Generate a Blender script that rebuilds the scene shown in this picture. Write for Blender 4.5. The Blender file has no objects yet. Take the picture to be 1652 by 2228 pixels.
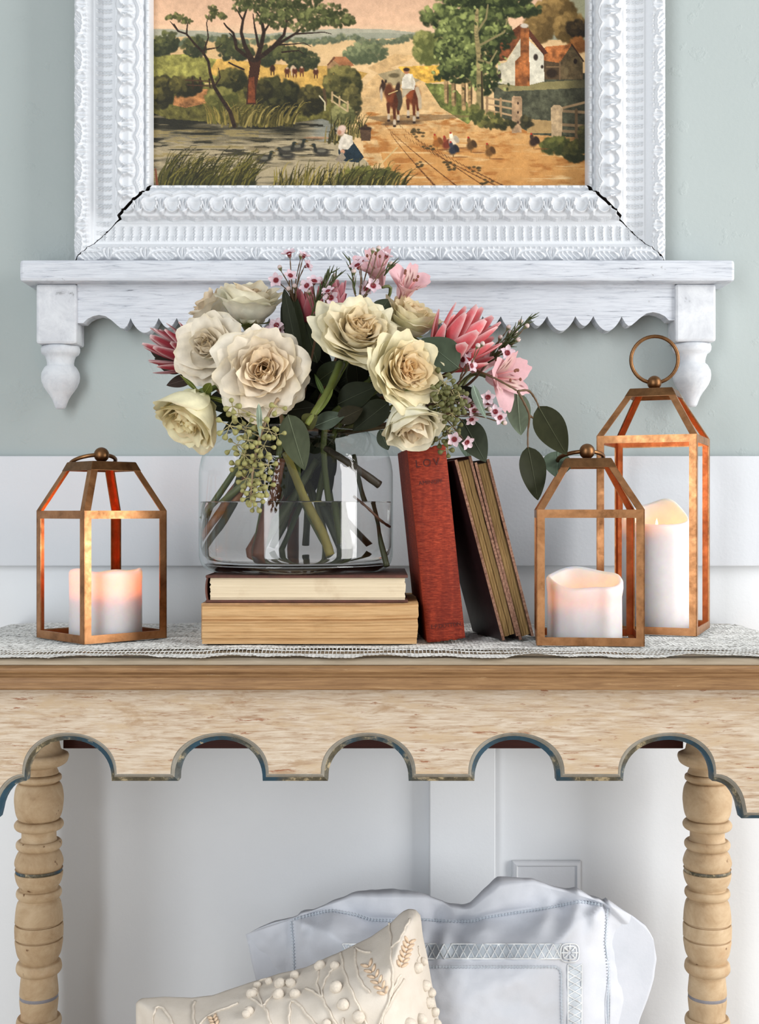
import bpy, math, random
import numpy as np
from mathutils import Vector, Matrix, noise as mnoise

# ---------------------------------------------------------------- camera, world, lights, exposure
SC = bpy.context.scene
COL = SC.collection
F = 2700.0            # focal length in pixels of the 1652 x 2228 frame
CX, CY = 826.0, 1114.0
ZC = 0.878            # eye height, level view
cam_d = bpy.data.cameras.new('camera')
cam = bpy.data.objects.new('camera', cam_d); COL.objects.link(cam)
cam.location = (0, 0, ZC); cam.rotation_euler = (math.pi/2, 0, 0)
cam_d.sensor_fit = 'HORIZONTAL'; cam_d.sensor_width = 36.0; cam_d.lens = F/1652*36.0
cam_d.clip_start = 0.02
SC.camera = cam

wd = bpy.data.worlds.new('room_daylight'); SC.world = wd
wd.use_nodes = True
wd.node_tree.nodes['Background'].inputs[0].default_value = (0.93, 0.965, 1.0, 1)
wd.node_tree.nodes['Background'].inputs[1].default_value = 0.47

def area(name, loc, target, sx, sy, power, color):
    l = bpy.data.lights.new(name, 'AREA'); l.shape = 'RECTANGLE'; l.size = sx; l.size_y = sy
    l.energy = power; l.color = color
    o = bpy.data.objects.new(name, l); COL.objects.link(o); o.location = loc
    o.rotation_euler = (Vector(target)-Vector(loc)).to_track_quat('-Z', 'Y').to_euler()
    return o
area('window_light_right', (2.25, 0.28, 1.25), (0.0, 1.35, 0.80), 0.95, 2.4, 74, (1.0, 0.985, 0.965))
area('window_light_left', (-1.15, -1.1, 1.25), (0.0, 1.35, 0.80), 0.8, 2.4, 42, (0.95, 0.98, 1.0))

SC.view_settings.view_transform = 'Standard'
SC.view_settings.look = 'None'
SC.view_settings.gamma = 1.0
SC.view_settings.use_curve_mapping = False
SC.view_settings.exposure = 0.0
cy = SC.cycles
cy.max_bounces = 10; cy.diffuse_bounces = 4; cy.glossy_bounces = 4; cy.transmission_bounces = 8
cy.transparent_max_bounces = 16; cy.use_denoising = True
cy.caustics_refractive = True; cy.caustics_reflective = False
cy.sample_clamp_indirect = 4.0

# ---------------------------------------------------------------- helpers
def W(px, py, d):
    """point at depth d that the photograph shows at pixel (px, py)"""
    return Vector(((px-CX)/F*d, d, ZC-(py-CY)/F*d))
def lin(c):
    c = np.asarray(c, float)/255.0
    return np.where(c <= 0.04045, c/12.92, ((c+0.055)/1.055)**2.4)
def rgba(c, k=1.0):
    l = lin(c)*k
    return (float(l[0]), float(l[1]), float(l[2]), 1.0)
def smooth(a, b, x):
    t = np.clip((x-a)/(b-a), 0, 1); return t*t*(3-2*t)
ORG = {}
def thing(name, label, cat, loc, group=None):
    o = bpy.data.objects.new(name, None); COL.objects.link(o)
    o.empty_display_size = 0.02
    o.location = loc; ORG[o.name] = Vector(loc)
    o['label'] = label; o['category'] = cat
    if group: o['group'] = group
    return o
def obj(name, V, Fs, mat, parent=None, label=None, sm=True, col=None, kind=None, me=None):
    """one mesh object; V in world coordinates, stored relative to its parent's base"""
    org = ORG[parent.name] if parent else Vector((0, 0, 0))
    me = bpy.data.meshes.new(name)
    V = np.asarray(V, float) - np.array(org)
    if isinstance(Fs, np.ndarray) and Fs.ndim == 2:
        n = Fs.shape[1]; m = len(Fs)
        me.vertices.add(len(V)); me.vertices.foreach_set('co', V.ravel().astype(np.float32))
        me.loops.add(m*n); me.loops.foreach_set('vertex_index', Fs.ravel().astype(np.int32))
        me.polygons.add(m)
        me.polygons.foreach_set('loop_start', np.arange(0, m*n, n, dtype=np.int32))
        me.polygons.foreach_set('loop_total', np.full(m, n, dtype=np.int32))
        me.update(calc_edges=True)
    else:
        me.from_pydata([tuple(v) for v in V], [], [tuple(int(i) for i in f) for f in Fs])
        me.update()
    if sm: me.polygons.foreach_set('use_smooth', np.ones(len(me.polygons), bool))
    if col is not None:
        a = me.color_attributes.new('Col', 'FLOAT_COLOR', 'POINT')
        c = np.ones((len(V), 4), np.float32); c[:, :3] = np.asarray(col)[:, :3]
        a.data.foreach_set('color', c.ravel())
    me.materials.append(mat)
    return link(name, me, parent, label, kind)
def link(name, me, parent=None, label=None, kind=None, M=None):
    o = bpy.data.objects.new(name, me); COL.objects.link(o)
    if parent: o.parent = parent; ORG[o.name] = ORG[parent.name].copy()
    else: ORG[o.name] = Vector((0, 0, 0))
    if M is not None: o.matrix_local = M
    if label: o['label'] = label
    if kind: o['kind'] = kind
    return o
def grid_faces(nu, nv, cu=False, cv=False):
    """quads of a grid of nu x nv vertices, index i*nv+j"""
    iu = np.arange(nu if cu else nu-1); jv = np.arange(nv if cv else nv-1)
    I, J = np.meshgrid(iu, jv, indexing='ij'); I = I.ravel(); J = J.ravel()
    I2 = (I+1) % nu; J2 = (J+1) % nv
    return np.stack([I*nv+J, I2*nv+J, I2*nv+J2, I*nv+J2], 1)
class MB:
    """collects simple shapes into one mesh"""
    def __init__(s): s.v = []; s.f = []
    def add(s, V, Fs):
        b = len(s.v); s.v += [tuple(map(float, v)) for v in V]; s.f += [tuple(int(i)+b for i in f) for f in Fs]; return s
    def box(s, a, b, bev=0.0):
        x0, y0, z0 = [min(p, q) for p, q in zip(a, b)]; x1, y1, z1 = [max(p, q) for p, q in zip(a, b)]
        return s.hexa([(x0,y0,z0),(x1,y0,z0),(x1,y1,z0),(x0,y1,z0),(x0,y0,z1),(x1,y0,z1),(x1,y1,z1),(x0,y1,z1)])
    def hexa(s, P):
        return s.add(P, [(0,3,2,1),(4,5,6,7),(0,1,5,4),(1,2,6,5),(2,3,7,6),(3,0,4,7)])
    def tube(s, pts, r, n=8, cap=True):
        pts = [Vector(p) for p in pts]; m = len(pts)
        rs = r if hasattr(r, '__len__') else [r]*m
        V = []; up = None
        for i in range(m):
            t = (pts[min(i+1, m-1)]-pts[max(i-1, 0)]).normalized()
            if up is None:
                a = Vector((0, 0, 1)) if abs(t.z) < 0.9 else Vector((1, 0, 0)); up = t.cross(a).normalized()
            up = (up - t*up.dot(t)).normalized(); bi = t.cross(up)
            for k in range(n):
                an = 2*math.pi*k/n
                V.append(pts[i] + (up*math.cos(an)+bi*math.sin(an))*rs[i])
        Fs = [(i*n+k, i*n+(k+1) % n, (i+1)*n+(k+1) % n, (i+1)*n+k) for i in range(m-1) for k in range(n)]
        if cap: Fs += [tuple(range(n-1, -1, -1)), tuple((m-1)*n+k for k in range(n))]
        return s.add(V, Fs)
    def lathe(s, prof, c, n=32, axis=None):
        """prof [(r, z)]; c base point"""
        m = len(prof)
        V = [(c[0]+r*math.cos(2*math.pi*k/n), c[1]+r*math.sin(2*math.pi*k/n), c[2]+z) for r, z in prof for k in range(n)]
        Fs = [(i*n+k, i*n+(k+1) % n, (i+1)*n+(k+1) % n, (i+1)*n+k) for i in range(m-1) for k in range(n)]
        return s.add(V, Fs)
    def ball(s, c, r, nu=14, nv=8, sc=(1, 1, 1), R=None):
        V = []
        for j in range(nv+1):
            th = math.pi*j/nv
            for k in range(nu):
                p = Vector((r*sc[0]*math.sin(th)*math.cos(2*math.pi*k/nu), r*sc[1]*math.sin(th)*math.sin(2*math.pi*k/nu), r*sc[2]*math.cos(th)))
                if R is not None: p = R @ p
                V.append(Vector(c)+p)
        Fs = [(j*nu+k, (j+1)*nu+k, (j+1)*nu+(k+1) % nu, j*nu+(k+1) % nu) for j in range(nv) for k in range(nu)]
        return s.add(V, Fs)
    def build(s, name, mat, parent=None, label=None, sm=False, kind=None, bevel=0.0):
        o = obj(name, s.v, s.f, mat, parent, label, sm, kind=kind)
        if bevel:
            md = o.modifiers.new('soft_edge', 'BEVEL'); md.width = bevel; md.segments = 2; md.limit_method = 'ANGLE'
        return o
def autosmooth(o, ang=35):
    me = o.data
    me.polygons.foreach_set('use_smooth', np.ones(len(me.polygons), bool))
    try: me.set_sharp_from_angle(angle=math.radians(ang))
    except Exception: pass
def bez(p, n=12):
    """smooth curve through the points p (Catmull-Rom)"""
    p = [Vector(q) for q in p]; out = []
    for i in range(len(p)-1):
        a, b, c, d = p[max(i-1, 0)], p[i], p[i+1], p[min(i+2, len(p)-1)]
        for k in range(n):
            t = k/n
            out.append(0.5*((2*b)+(c-a)*t+(2*a-5*b+4*c-d)*t*t+(3*b-a-3*c+d)*t**3))
    out.append(p[-1]); return out
def frame_from(axis, hint=(0, 0, 1)):
    z = Vector(axis).normalized(); h = Vector(hint)
    if abs(z.dot(h.normalized())) > 0.95: h = Vector((1, 0, 0))
    x = h.cross(z).normalized(); y = z.cross(x)
    return Matrix((x, y, z)).transposed()

# ---------------------------------------------------------------- materials
class NT:
    def __init__(s, name):
        s.m = bpy.data.materials.new(name); s.m.use_nodes = True; s.t = s.m.node_tree
        s.b = s.t.nodes['Principled BSDF']; s.out = s.t.nodes['Material Output']
    def n(s, typ, **kw):
        nd = s.t.nodes.new(typ)
        for k, v in kw.items(): setattr(nd, k, v)
        return nd
    def l(s, a, b): s.t.links.new(a, b)
    def coord(s, scale=(1, 1, 1), rot=(0, 0, 0), src='Object'):
        tc = s.n('ShaderNodeTexCoord'); mp = s.n('ShaderNodeMapping')
        mp.inputs['Scale'].default_value = scale; mp.inputs['Rotation'].default_value = rot
        s.l(tc.outputs[src], mp.inputs[0]); return mp.outputs[0]
    def noise(s, vec, scale, detail=4, rough=0.6, dist=0.0):
        nd = s.n('ShaderNodeTexNoise'); nd.inputs['Scale'].default_value = scale
        nd.inputs['Detail'].default_value = detail; nd.inputs['Roughness'].default_value = rough
        nd.inputs['Distortion'].default_value = dist
        if vec is not None: s.l(vec, nd.inputs['Vector'])
        return nd.outputs['Fac']
    def ramp(s, fac, stops, interp='LINEAR'):
        r = s.n('ShaderNodeValToRGB'); e = r.color_ramp.elements; r.color_ramp.interpolation = interp
        while len(e) < len(stops): e.new(0.5)
        for el, (p, c) in zip(e, stops):
            el.position = p; el.color = c if len(c) == 4 else rgba(c)
        s.l(fac, r.inputs[0]); return r.outputs[0]
    def mix(s, fac, a, b, mode='MIX'):
        nd = s.n('ShaderNodeMix', data_type='RGBA', blend_type=mode)
        for i, v in ((0, fac), (6, a), (7, b)):
            if hasattr(v, 'is_linked') or hasattr(v, 'links'): s.l(v, nd.inputs[i])
            else: nd.inputs[i].default_value = v
        return nd.outputs[2]
    def bump(s, h, strength=0.3, dist=0.001, prev=None):
        nd = s.n('ShaderNodeBump'); nd.inputs['Strength'].default_value = strength; nd.inputs['Distance'].default_value = dist
        s.l(h, nd.inputs['Height'])
        if prev is not None: s.l(prev, nd.inputs['Normal'])
        return nd.outputs[0]
    def set(s, **kw):
        for k, v in kw.items():
            k = {'color': 'Base Color', 'rough': 'Roughness', 'metal': 'Metallic', 'normal': 'Normal', 'spec': 'Specular IOR Level',
                 'sss': 'Subsurface Weight', 'sssr': 'Subsurface Radius', 'ssss': 'Subsurface Scale', 'coat': 'Coat Weight',
                 'trans': 'Transmission Weight', 'ior': 'IOR', 'sheen': 'Sheen Weight'}[k]
            if hasattr(v, 'links'): s.l(v, s.b.inputs[k])
            else: s.b.inputs[k].default_value = v
        return s.m
def mat_plain(name, c, rough=0.6, var=0.12, scale=60, bump=0.0, bdist=0.0005, metal=0.0, spec=0.4):
    t = NT(name); f = t.noise(t.coord(), scale, 5)
    a = np.clip(np.array(c)*(1-var), 0, 255); b = np.clip(np.array(c)*(1+var), 0, 255)
    kw = dict(color=t.ramp(f, [(0.3, tuple(a)), (0.7, tuple(b))]), rough=rough, metal=metal, spec=spec)
    if bump: kw['normal'] = t.bump(f, bump, bdist)
    return t.set(**kw)
def mat_attr(name, rough=0.6, transl=0.0, spec=0.3, bump=0.0, bscale=400, mul=None):
    t = NT(name); a = t.n('ShaderNodeVertexColor', layer_name='Col')
    c = a.outputs[0]
    f = t.noise(t.coord(), bscale, 4)
    c = t.mix(1.0, c, t.ramp(f, [(0.25, (243, 243, 243)), (0.7, (255, 255, 255))]), 'MULTIPLY')
    t.set(color=c, rough=rough, spec=spec)
    if bump: t.set(normal=t.bump(f, bump, 0.0006))
    if transl:
        tr = t.n('ShaderNodeBsdfTranslucent'); t.l(c, tr.inputs[0])
        mx = t.n('ShaderNodeMixShader'); mx.inputs[0].default_value = transl
        t.l(t.b.outputs[0], mx.inputs[1]); t.l(tr.outputs[0], mx.inputs[2]); t.l(mx.outputs[0], t.out.inputs[0])
    return t.m
MT = {}
def M_wood(name, cols, scale=(6, 6, 90), nscale=6, rough=0.65, bump=0.25, spots=None, speckle=0.0):
    """grain along x: noise squeezed in z"""
    t = NT(name); v = t.coord(scale)
    f = t.noise(v, nscale, 8, 0.65, 0.6)
    c = t.ramp(f, cols)
    for (sc, ns, lo, hi, colr) in (spots or []):
        g = t.noise(t.coord(sc), ns, 6, 0.7, 0.3)
        m = t.ramp(g, [(lo, (0, 0, 0)), (hi, (255, 255, 255))])
        c = t.mix(m, c, rgba(colr))
    t.set(color=c, rough=rough, spec=0.25, normal=t.bump(f, bump, 0.0008))
    return t.m
# ---------------------------------------------------------------- the setting
DW = 1.430            # wall plane
t = NT('sage_paint')
v = t.coord(); f1 = t.noise(v, 26, 5, 0.6); f2 = t.noise(v, 170, 4, 0.6); f3 = t.noise(v, 5, 3)
vo = t.n('ShaderNodeTexVoronoi', feature='DISTANCE_TO_EDGE'); vo.inputs['Scale'].default_value = 22; t.l(v, vo.inputs['Vector'])
dent = t.ramp(f1, [(0.60, (0, 0, 0)), (0.66, (255, 255, 255)), (0.72, (60, 60, 60))])
nb = t.bump(f2, 0.25, 0.0010); nb = t.bump(dent, 0.22, 0.0018, nb)
MT['sage'] = t.set(color=t.ramp(f3, [(0.2, (163, 172, 171)), (0.8, (170, 178, 177))]), rough=0.75, spec=0.25, normal=nb)
t = NT('white_trim_paint')
v = t.coord(); f2 = t.noise(v, 210, 4, 0.6); f3 = t.noise(v, 6, 4)
MT['trim'] = t.set(color=t.ramp(f3, [(0.25, (203, 206, 211)), (0.8, (211, 214, 219))]), rough=0.5, spec=0.35, normal=t.bump(f2, 0.28, 0.0008))

t = NT('brightened_trim_paint')  # trim paint again, colour lightened to imitate light reaching the wall under the table
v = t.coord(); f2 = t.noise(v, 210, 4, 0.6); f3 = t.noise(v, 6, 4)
MT['trim_brightened'] = t.set(color=t.ramp(f3, [(0.25, (219, 222, 226)), (0.8, (226, 229, 232))]), rough=0.45, spec=0.35, normal=t.bump(f2, 0.2, 0.0008))
def structure(name, mb, mat, bevel=0.0):
    o = mb.build(name, mat, bevel=bevel); o['kind'] = 'structure'; return o
zt = W(0, 992, DW-0.012).z; zb = W(0, 1232, DW-0.012).z
structure('wall_back', MB().box((-1.6, DW, zb+0.01), (1.6, DW+0.1, 2.6)), MT['sage'])
structure('wall_back_lower', MB().box((-1.6, DW+0.0005, 0), (1.6, DW+0.1, zb+0.0098)), MT['trim_brightened'])
structure('trim_1', MB().box((-1.6, DW-0.012, zb), (1.6, DW, zt)), MT['trim'], 0.0012)
x0 = W(935, 0, DW-0.012).x; x1 = W(1078, 0, DW-0.012).x
structure('trim_2', MB().box((x0, DW-0.014, 0.13), (x1, DW+0.0004, zb-0.0002)), MT['trim_brightened'], 0.0012)
structure('baseboard_back', MB().box((-1.6, DW-0.015, 0), (1.6, DW+0.0004, 0.13)), MT['trim'], 0.002)
t = NT('floor_boards'); f = t.noise(t.coord((2, 30, 2)), 5, 6)
MT['floor'] = t.set(color=t.ramp(f, [(0.3, (196, 184, 168)), (0.7, (220, 210, 196))]), rough=0.5)
structure('floor', MB().box((-1.6, -1.8, -0.05), (1.6, DW+0.1, 0)), MT['floor'])

# blank cover plate on the wall behind the white pillow
pl = thing('wall_plate', 'blank white wall plate with sloped rim, half hidden behind white pillow', 'wall plate', W(1190, 1960, DW))
a = W(1116, 1875, DW-0.007); b = W(1265, 2085, DW-0.007)
def ring_rect(a, b, prof):
    """rectangle rings in the wall plane; prof [(inset, y)]"""
    V = []; 
    for ins, y in prof:
        V += [(a.x+ins, y, a.z-ins), (b.x-ins, y, a.z-ins), (b.x-ins, y, b.z+ins), (a.x+ins, y, b.z+ins)]
    n = len(prof); Fs = [(i*4+k, i*4+(k+1) % 4, (i+1)*4+(k+1) % 4, (i+1)*4+k) for i in range(n-1) for k in range(4)]
    Fs.append(tuple((n-1)*4+k for k in range(4)))
    return V, Fs
V, Fs = ring_rect(a, b, [(0, DW), (0, DW-0.004), (0.0012, DW-0.006), (0.0045, DW-0.007), (0.006, DW-0.0052), (0.0065, DW-0.0050)])
MB().add(V, Fs).build('cover', MT['trim'], pl)
sx, sz = (a.x+b.x)/2, b.z+0.02
MB().ball((sx, DW-0.0052, a.z-0.055), 0.003, sc=(1, 0.35, 1)).build('screw', MT['trim'], pl, sm=True)

# ---------------------------------------------------------------- wall shelf
MT['shelf'] = M_wood('distressed_white_paint', [(0.0, (44, 40, 42)), (0.30, (92, 90, 96)), (0.36, (178, 183, 192)), (0.46, (200, 204, 211)), (0.8, (214, 218, 224))],
    scale=(5, 5, 75), nscale=5, rough=0.6, bump=0.35,
    spots=[((6, 6, 170), 5, 0.50, 0.72, (176, 180, 189)), ((4, 4, 26), 6, 0.60, 0.74, (168, 172, 180)), ((30, 30, 30), 4, 0.66, 0.74, (128, 124, 124))])
t = NT('distressed_white_turned'); v = t.coord(); f = t.noise(v, 38, 7, 0.7, 0.5)
MT['shelf_turned'] = t.set(color=t.ramp(f, [(0.26, (88, 84, 82)), (0.36, (192, 195, 201)), (0.6, (214, 217, 221))]), rough=0.6, spec=0.25, normal=t.bump(f, 0.3, 0.001))
sh = thing('wall_shelf', 'distressed white wall shelf with scalloped apron and two turned drop finials', 'shelf', (0, DW, W(0, 612, 1.377).z))
DB = 1.377
p0 = W(42, 565, DB); p1 = W(1600, 612, DB)
MB().box((p0.x, DB, p1.z), (p1.x, DW, p0.z)).build('shelf_board', MT['shelf'], sh, bevel=0.0035)
# scalloped apron
DA = 1.396
half = [(168, 703), (181, 703), (190, 694), (202, 688), (216, 685), (230, 688), (243, 697), (253, 706), (262, 713.5), (269.5, 715), (276, 709), (281, 700)]
pts = list(half); x = 284.0; k = 1069/1029.0
for i in range(21):
    w_, dep = (59*k, 32) if i % 2 == 0 else (38*k, 21)
    n = 12
    for j in range(n):
        u = j/n
        s_ = math.sin(math.pi*u)
        pts.append((x+w_*u, 692+dep*(s_**0.8 if i % 2 == 0 else s_)*(1-0.25*(1-abs(2*u-1))*0) - (4 if x > 900 else 0)))
    x += w_
pts += [(1353, 689)] + [(1637-px+ (0 if px < 260 else 0), py-6) for px, py in half[::-1] if px < 282]
V = []; zt_ = p1.z
for px, py in pts:
    q = W(px, py, DA)
    V += [(q.x, DA, zt_), (q.x, DA, q.z), (q.x, DW-0.012, q.z), (q.x, DW-0.012, zt_)]
n = len(pts); V = np.array(V)
ap = MB().add(V, [(i*4+k, (i+1)*4+k, (i+1)*4+(k+1) % 4, i*4+(k+1) % 4) for i in range(n-1) for k in range(4)] + [(0, 1, 2, 3), tuple((n-1)*4+k for k in (3, 2, 1, 0))])
ap.build('apron', MT['shelf'], sh)
fin = [(30, 0), (41, 1), (43, 7), (42.5, 14), (40, 19), (34, 23), (31, 30), (29.5, 38), (30, 43), (33, 45), (35, 47), (38, 52), (41.5, 59), (42.5, 68), (41.5, 78), (37, 89), (31, 98), (24, 107), (18, 117), (14.5, 126), (12, 133), (9, 137), (0, 138)]
for (xa, xb, ya, yb, cx_) in ((78, 167, 617, 748, 133), (1470, 1559, 612, 743, 1506)):
    dp = 1.392
    a = W(xa, ya, dp); b = W(xb, yb, dp)
    po = MB().box((a.x, dp, b.z), (b.x, DW, zt_)).build('bracket_post', MT['shelf_turned'], sh, bevel=0.003)
    kf = 1.411/F; c = W(cx_, yb, 1.411)
    cxm = (a.x+b.x)/2
    mb = MB().lathe([(r*kf*(0.43/1.0 if False else 1.0)*0.98, -z*kf) for r, z in fin], (cxm, 1.4105, b.z), 40)
    # the drop is turned from the post: narrower than the room to the wall allows, so its rear just clears it
    V = [(v[0], 1.4105+(v[1]-1.4105)*0.85, v[2]) for v in mb.v]
    obj('finial', V, mb.f, MT['shelf_turned'], po)

# ---------------------------------------------------------------- picture frame with carved relief
pf = thing('picture_frame', 'wide ornate white carved frame holding a country landscape, standing on the shelf', 'picture frame', W(805, 564, 1.40))
DF = 1.414; KF = 1.396/F
prof_t = [0, 2, 10, 30, 38, 41, 44, 60, 78, 84, 88, 93, 120, 145, 148, 150, 152, 158, 160, 162]
prof_h = [3, 15, 21, 21, 16, 13, 13.5, 9, 10, 11.5, 18, 26, 30, 25, 19, 18, 21, 21, 18, 8]
def seg_dist(s, t, a, b):
    ax, ay = a; bx, by = b; dx, dy = bx-ax, by-ay
    q = np.clip(((s-ax)*dx+(t-ay)*dy)/(dx*dx+dy*dy), 0, 1)
    return np.hypot(s-ax-q*dx, t-ay-q*dy)
def relief(s, t):
    h = np.interp(t, prof_t, prof_h)
    # wavy lip of the scalloped band
    p = 49.0; sp = (s+p/2) % p - p/2
    lip = 91+3.0*np.cos(2*np.pi*s/p)
    h = np.where((t > 80) & (t < 100), np.where(t < lip, np.minimum(h, 12.5), np.maximum(h, 21.5+0.3*(t-lip))), h)
    o = np.zeros_like(h)
    g = lambda d, w: np.exp(-(d/w)**2)
    band = smooth(92, 97, t)*(1-smooth(146, 148, t))
    for an in (-62, -32, 0, 32, 62):      # palmette
        L = 24 if an == 0 else 21
        a_ = math.radians(an)
        d = seg_dist(sp, t, (3*math.sin(a_), 99), (L*0.62*math.sin(a_), 99+L*1.15*math.cos(a_)))
        o += 4.2*g(d, 2.0)
    sq = s % p - p/2                      # U shaped scrolls between the palmettes
    dc = np.hypot(sq, (t-117)*0.95)
    o += 4.6*g(dc-15.5, 1.9)*(1-smooth(122, 128, t))
    o += 4.5*g(np.hypot(np.abs(sq)-13.5, t-127), 3.2)
    crest = 134+7*np.abs(np.cos(np.pi*(s)/p))
    o += 4.2*g(t-crest, 2.0)+2.0*g(t-crest-5, 1.5)
    o *= band
    # reeded cove with wavy ribs
    pr = 19.4; sr = (s+0.9*np.sin(2*np.pi*t/7.0)) % pr - pr/2
    cov = smooth(46, 50, t)*(1-smooth(76, 80, t))
    o += cov*(2.6*g(sr-2.5, 1.15)+2.3*g(sr+2.5, 1.15))
    # leafy outer band
    pl_ = 80.0; sl = s % pl_ - pl_/2
    lf = smooth(2, 5, t)*(1-smooth(36, 39, t))
    e = np.hypot(sl/27, (t-13)/9.0)
    o += lf*(3.0*g(e-1, 0.20)+2.2*(e < 1)*(0.5+0.5*np.sin(sl*0.55+t*0.6)))
    for cx_, cy_, r in ((-31, 27, 4.6), (31, 27, 4.6), (-17, 30, 3.2), (17, 30, 3.2), (-6, 31, 2.6), (6, 31, 2.6)):
        o += lf*4.2*g(np.hypot(sl-cx_, t-cy_), r*0.8)
    o += lf*3.4*(g(seg_dist(sl, t, (-37, 6), (-28, 24)), 2.2)+g(seg_dist(sl, t, (37, 6), (28, 24)), 2.2)+g(seg_dist(sl, t, (-40, 4), (-40, 30)), 1.8)+g(seg_dist(sl, t, (40, 4), (40, 30)), 1.8))
    # bead and dash strip
    pb = 27.0; sb = s % pb - pb/2
    bd = smooth(151, 153, t)*(1-smooth(157, 159, t))
    o += bd*(2.6*g(np.maximum(np.abs(sb)-6.5, 0), 1.6)+2.6*g(np.hypot(np.abs(sb)-13.5, t-155), 2.2))
    return h+o
t = NT('white_frame_paint'); v = t.coord(); f = t.noise(v, 120, 5, 0.6); g_ = t.noise(v, 300, 6, 0.7)
cav = t.n('ShaderNodeNewGeometry')
pc = t.ramp(g_, [(0.24, (150, 140, 135)), (0.30, (210, 213, 217)), (1, (216, 219, 223))])
MT['frame'] = t.set(color=pc, rough=0.38, spec=0.45, normal=t.bump(f, 0.12, 0.0006))
MT['dark_back'] = mat_plain('dark_backing', (30, 20, 17), 0.9)
OX0, OX1, IX0, IX1, OYB, IYB, OYT, IYT = 158.0, 1452.0, 330.0, 1277.0, 572.0, 401.0, -392.0, -230.0
def FP(px, py, h):
    return np.stack([(px-CX)*KF, DF-h*0.001, ZC-(py-CY)*KF], -1)
def rail(side, n, m, gap):
    u = np.linspace(0, 1, n)[:, None]; tt = np.linspace(0, 1, m)[None, :]
    # finer rows where the carving is
    T = tt*162.0
    gp = gap*(0.28+0.72*smooth(0.50, 0.60, tt))
    if side in ('bottom', 'top'):
        xl = OX0+(IX0-OX0)*tt+gp; xr = OX1+(IX1-OX1)*tt-gp
        X = xl+(xr-xl)*u
        Y = (OYB+(IYB-OYB)*tt) if side == 'bottom' else (OYT+(IYT-OYT)*tt)
        Y = Y+0*X; S = X-OX0
    else:
        yb = OYB+(IYB-OYB)*tt-gp*0; yt = OYT+(IYT-OYT)*tt
        Y = yb+(yt-yb)*u
        X = (OX0+(IX0-OX0)*tt) if side == 'left' else (OX1+(IX1-OX1)*tt)
        X = X+0*Y; S = OYB-Y
    H = relief(S, T+0*S)
    P = FP(X, Y, H)
    V = P.reshape(-1, 3)
    Fc = grid_faces(n, m)
    if side in ('left', 'bottom'): pass
    # skirt to the back so that the rail is solid
    def skirt(idx):
        nonlocal V, Fc
        b = len(V); Q = V[idx].copy(); Q[:, 1] = DF
        V = np.vstack([V, Q]); k = np.arange(len(idx)-1)
        Fc = np.vstack([Fc, np.stack([idx[k], idx[k+1], b+k+1, b+k], 1)])
    skirt(np.arange(n)*m); skirt(np.arange(n)*m+m-1)
    ends = []
    for idx in (np.arange(m), (n-1)*m+np.arange(m)):
        Q = V[idx].copy(); Q[:, 1] = DF; k = np.arange(m-1); ends.append((np.vstack([V[idx], Q]), np.stack([k, k+1, k+1+m, k+m], 1)))
    return V, Fc, ends
for side, n, m, gap in (('bottom', 1200, 124, 8.5), ('left', 700, 104, 0.0), ('right', 700, 104, 0.0), ('top', 160, 30, 0.0)):
    V, Fc, ends = rail(side, n, m, gap)
    fr_ = obj('frame_rail', V, Fc, MT['frame'], pf)
    for EV, EF in ends: obj('mitre_face', EV, EF, MT['dark_back'], fr_, 'dark bare wood of the open mitre', sm=False)
a = FP(OX0+14, OYT+10, 0); b = FP(OX1-14, OYB-8, 0)
MB().box((a[0], DF+0.0002, b[2]), (b[0], DF+0.004, a[2])).build('backing_board', MT['dark_back'], pf)
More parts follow.
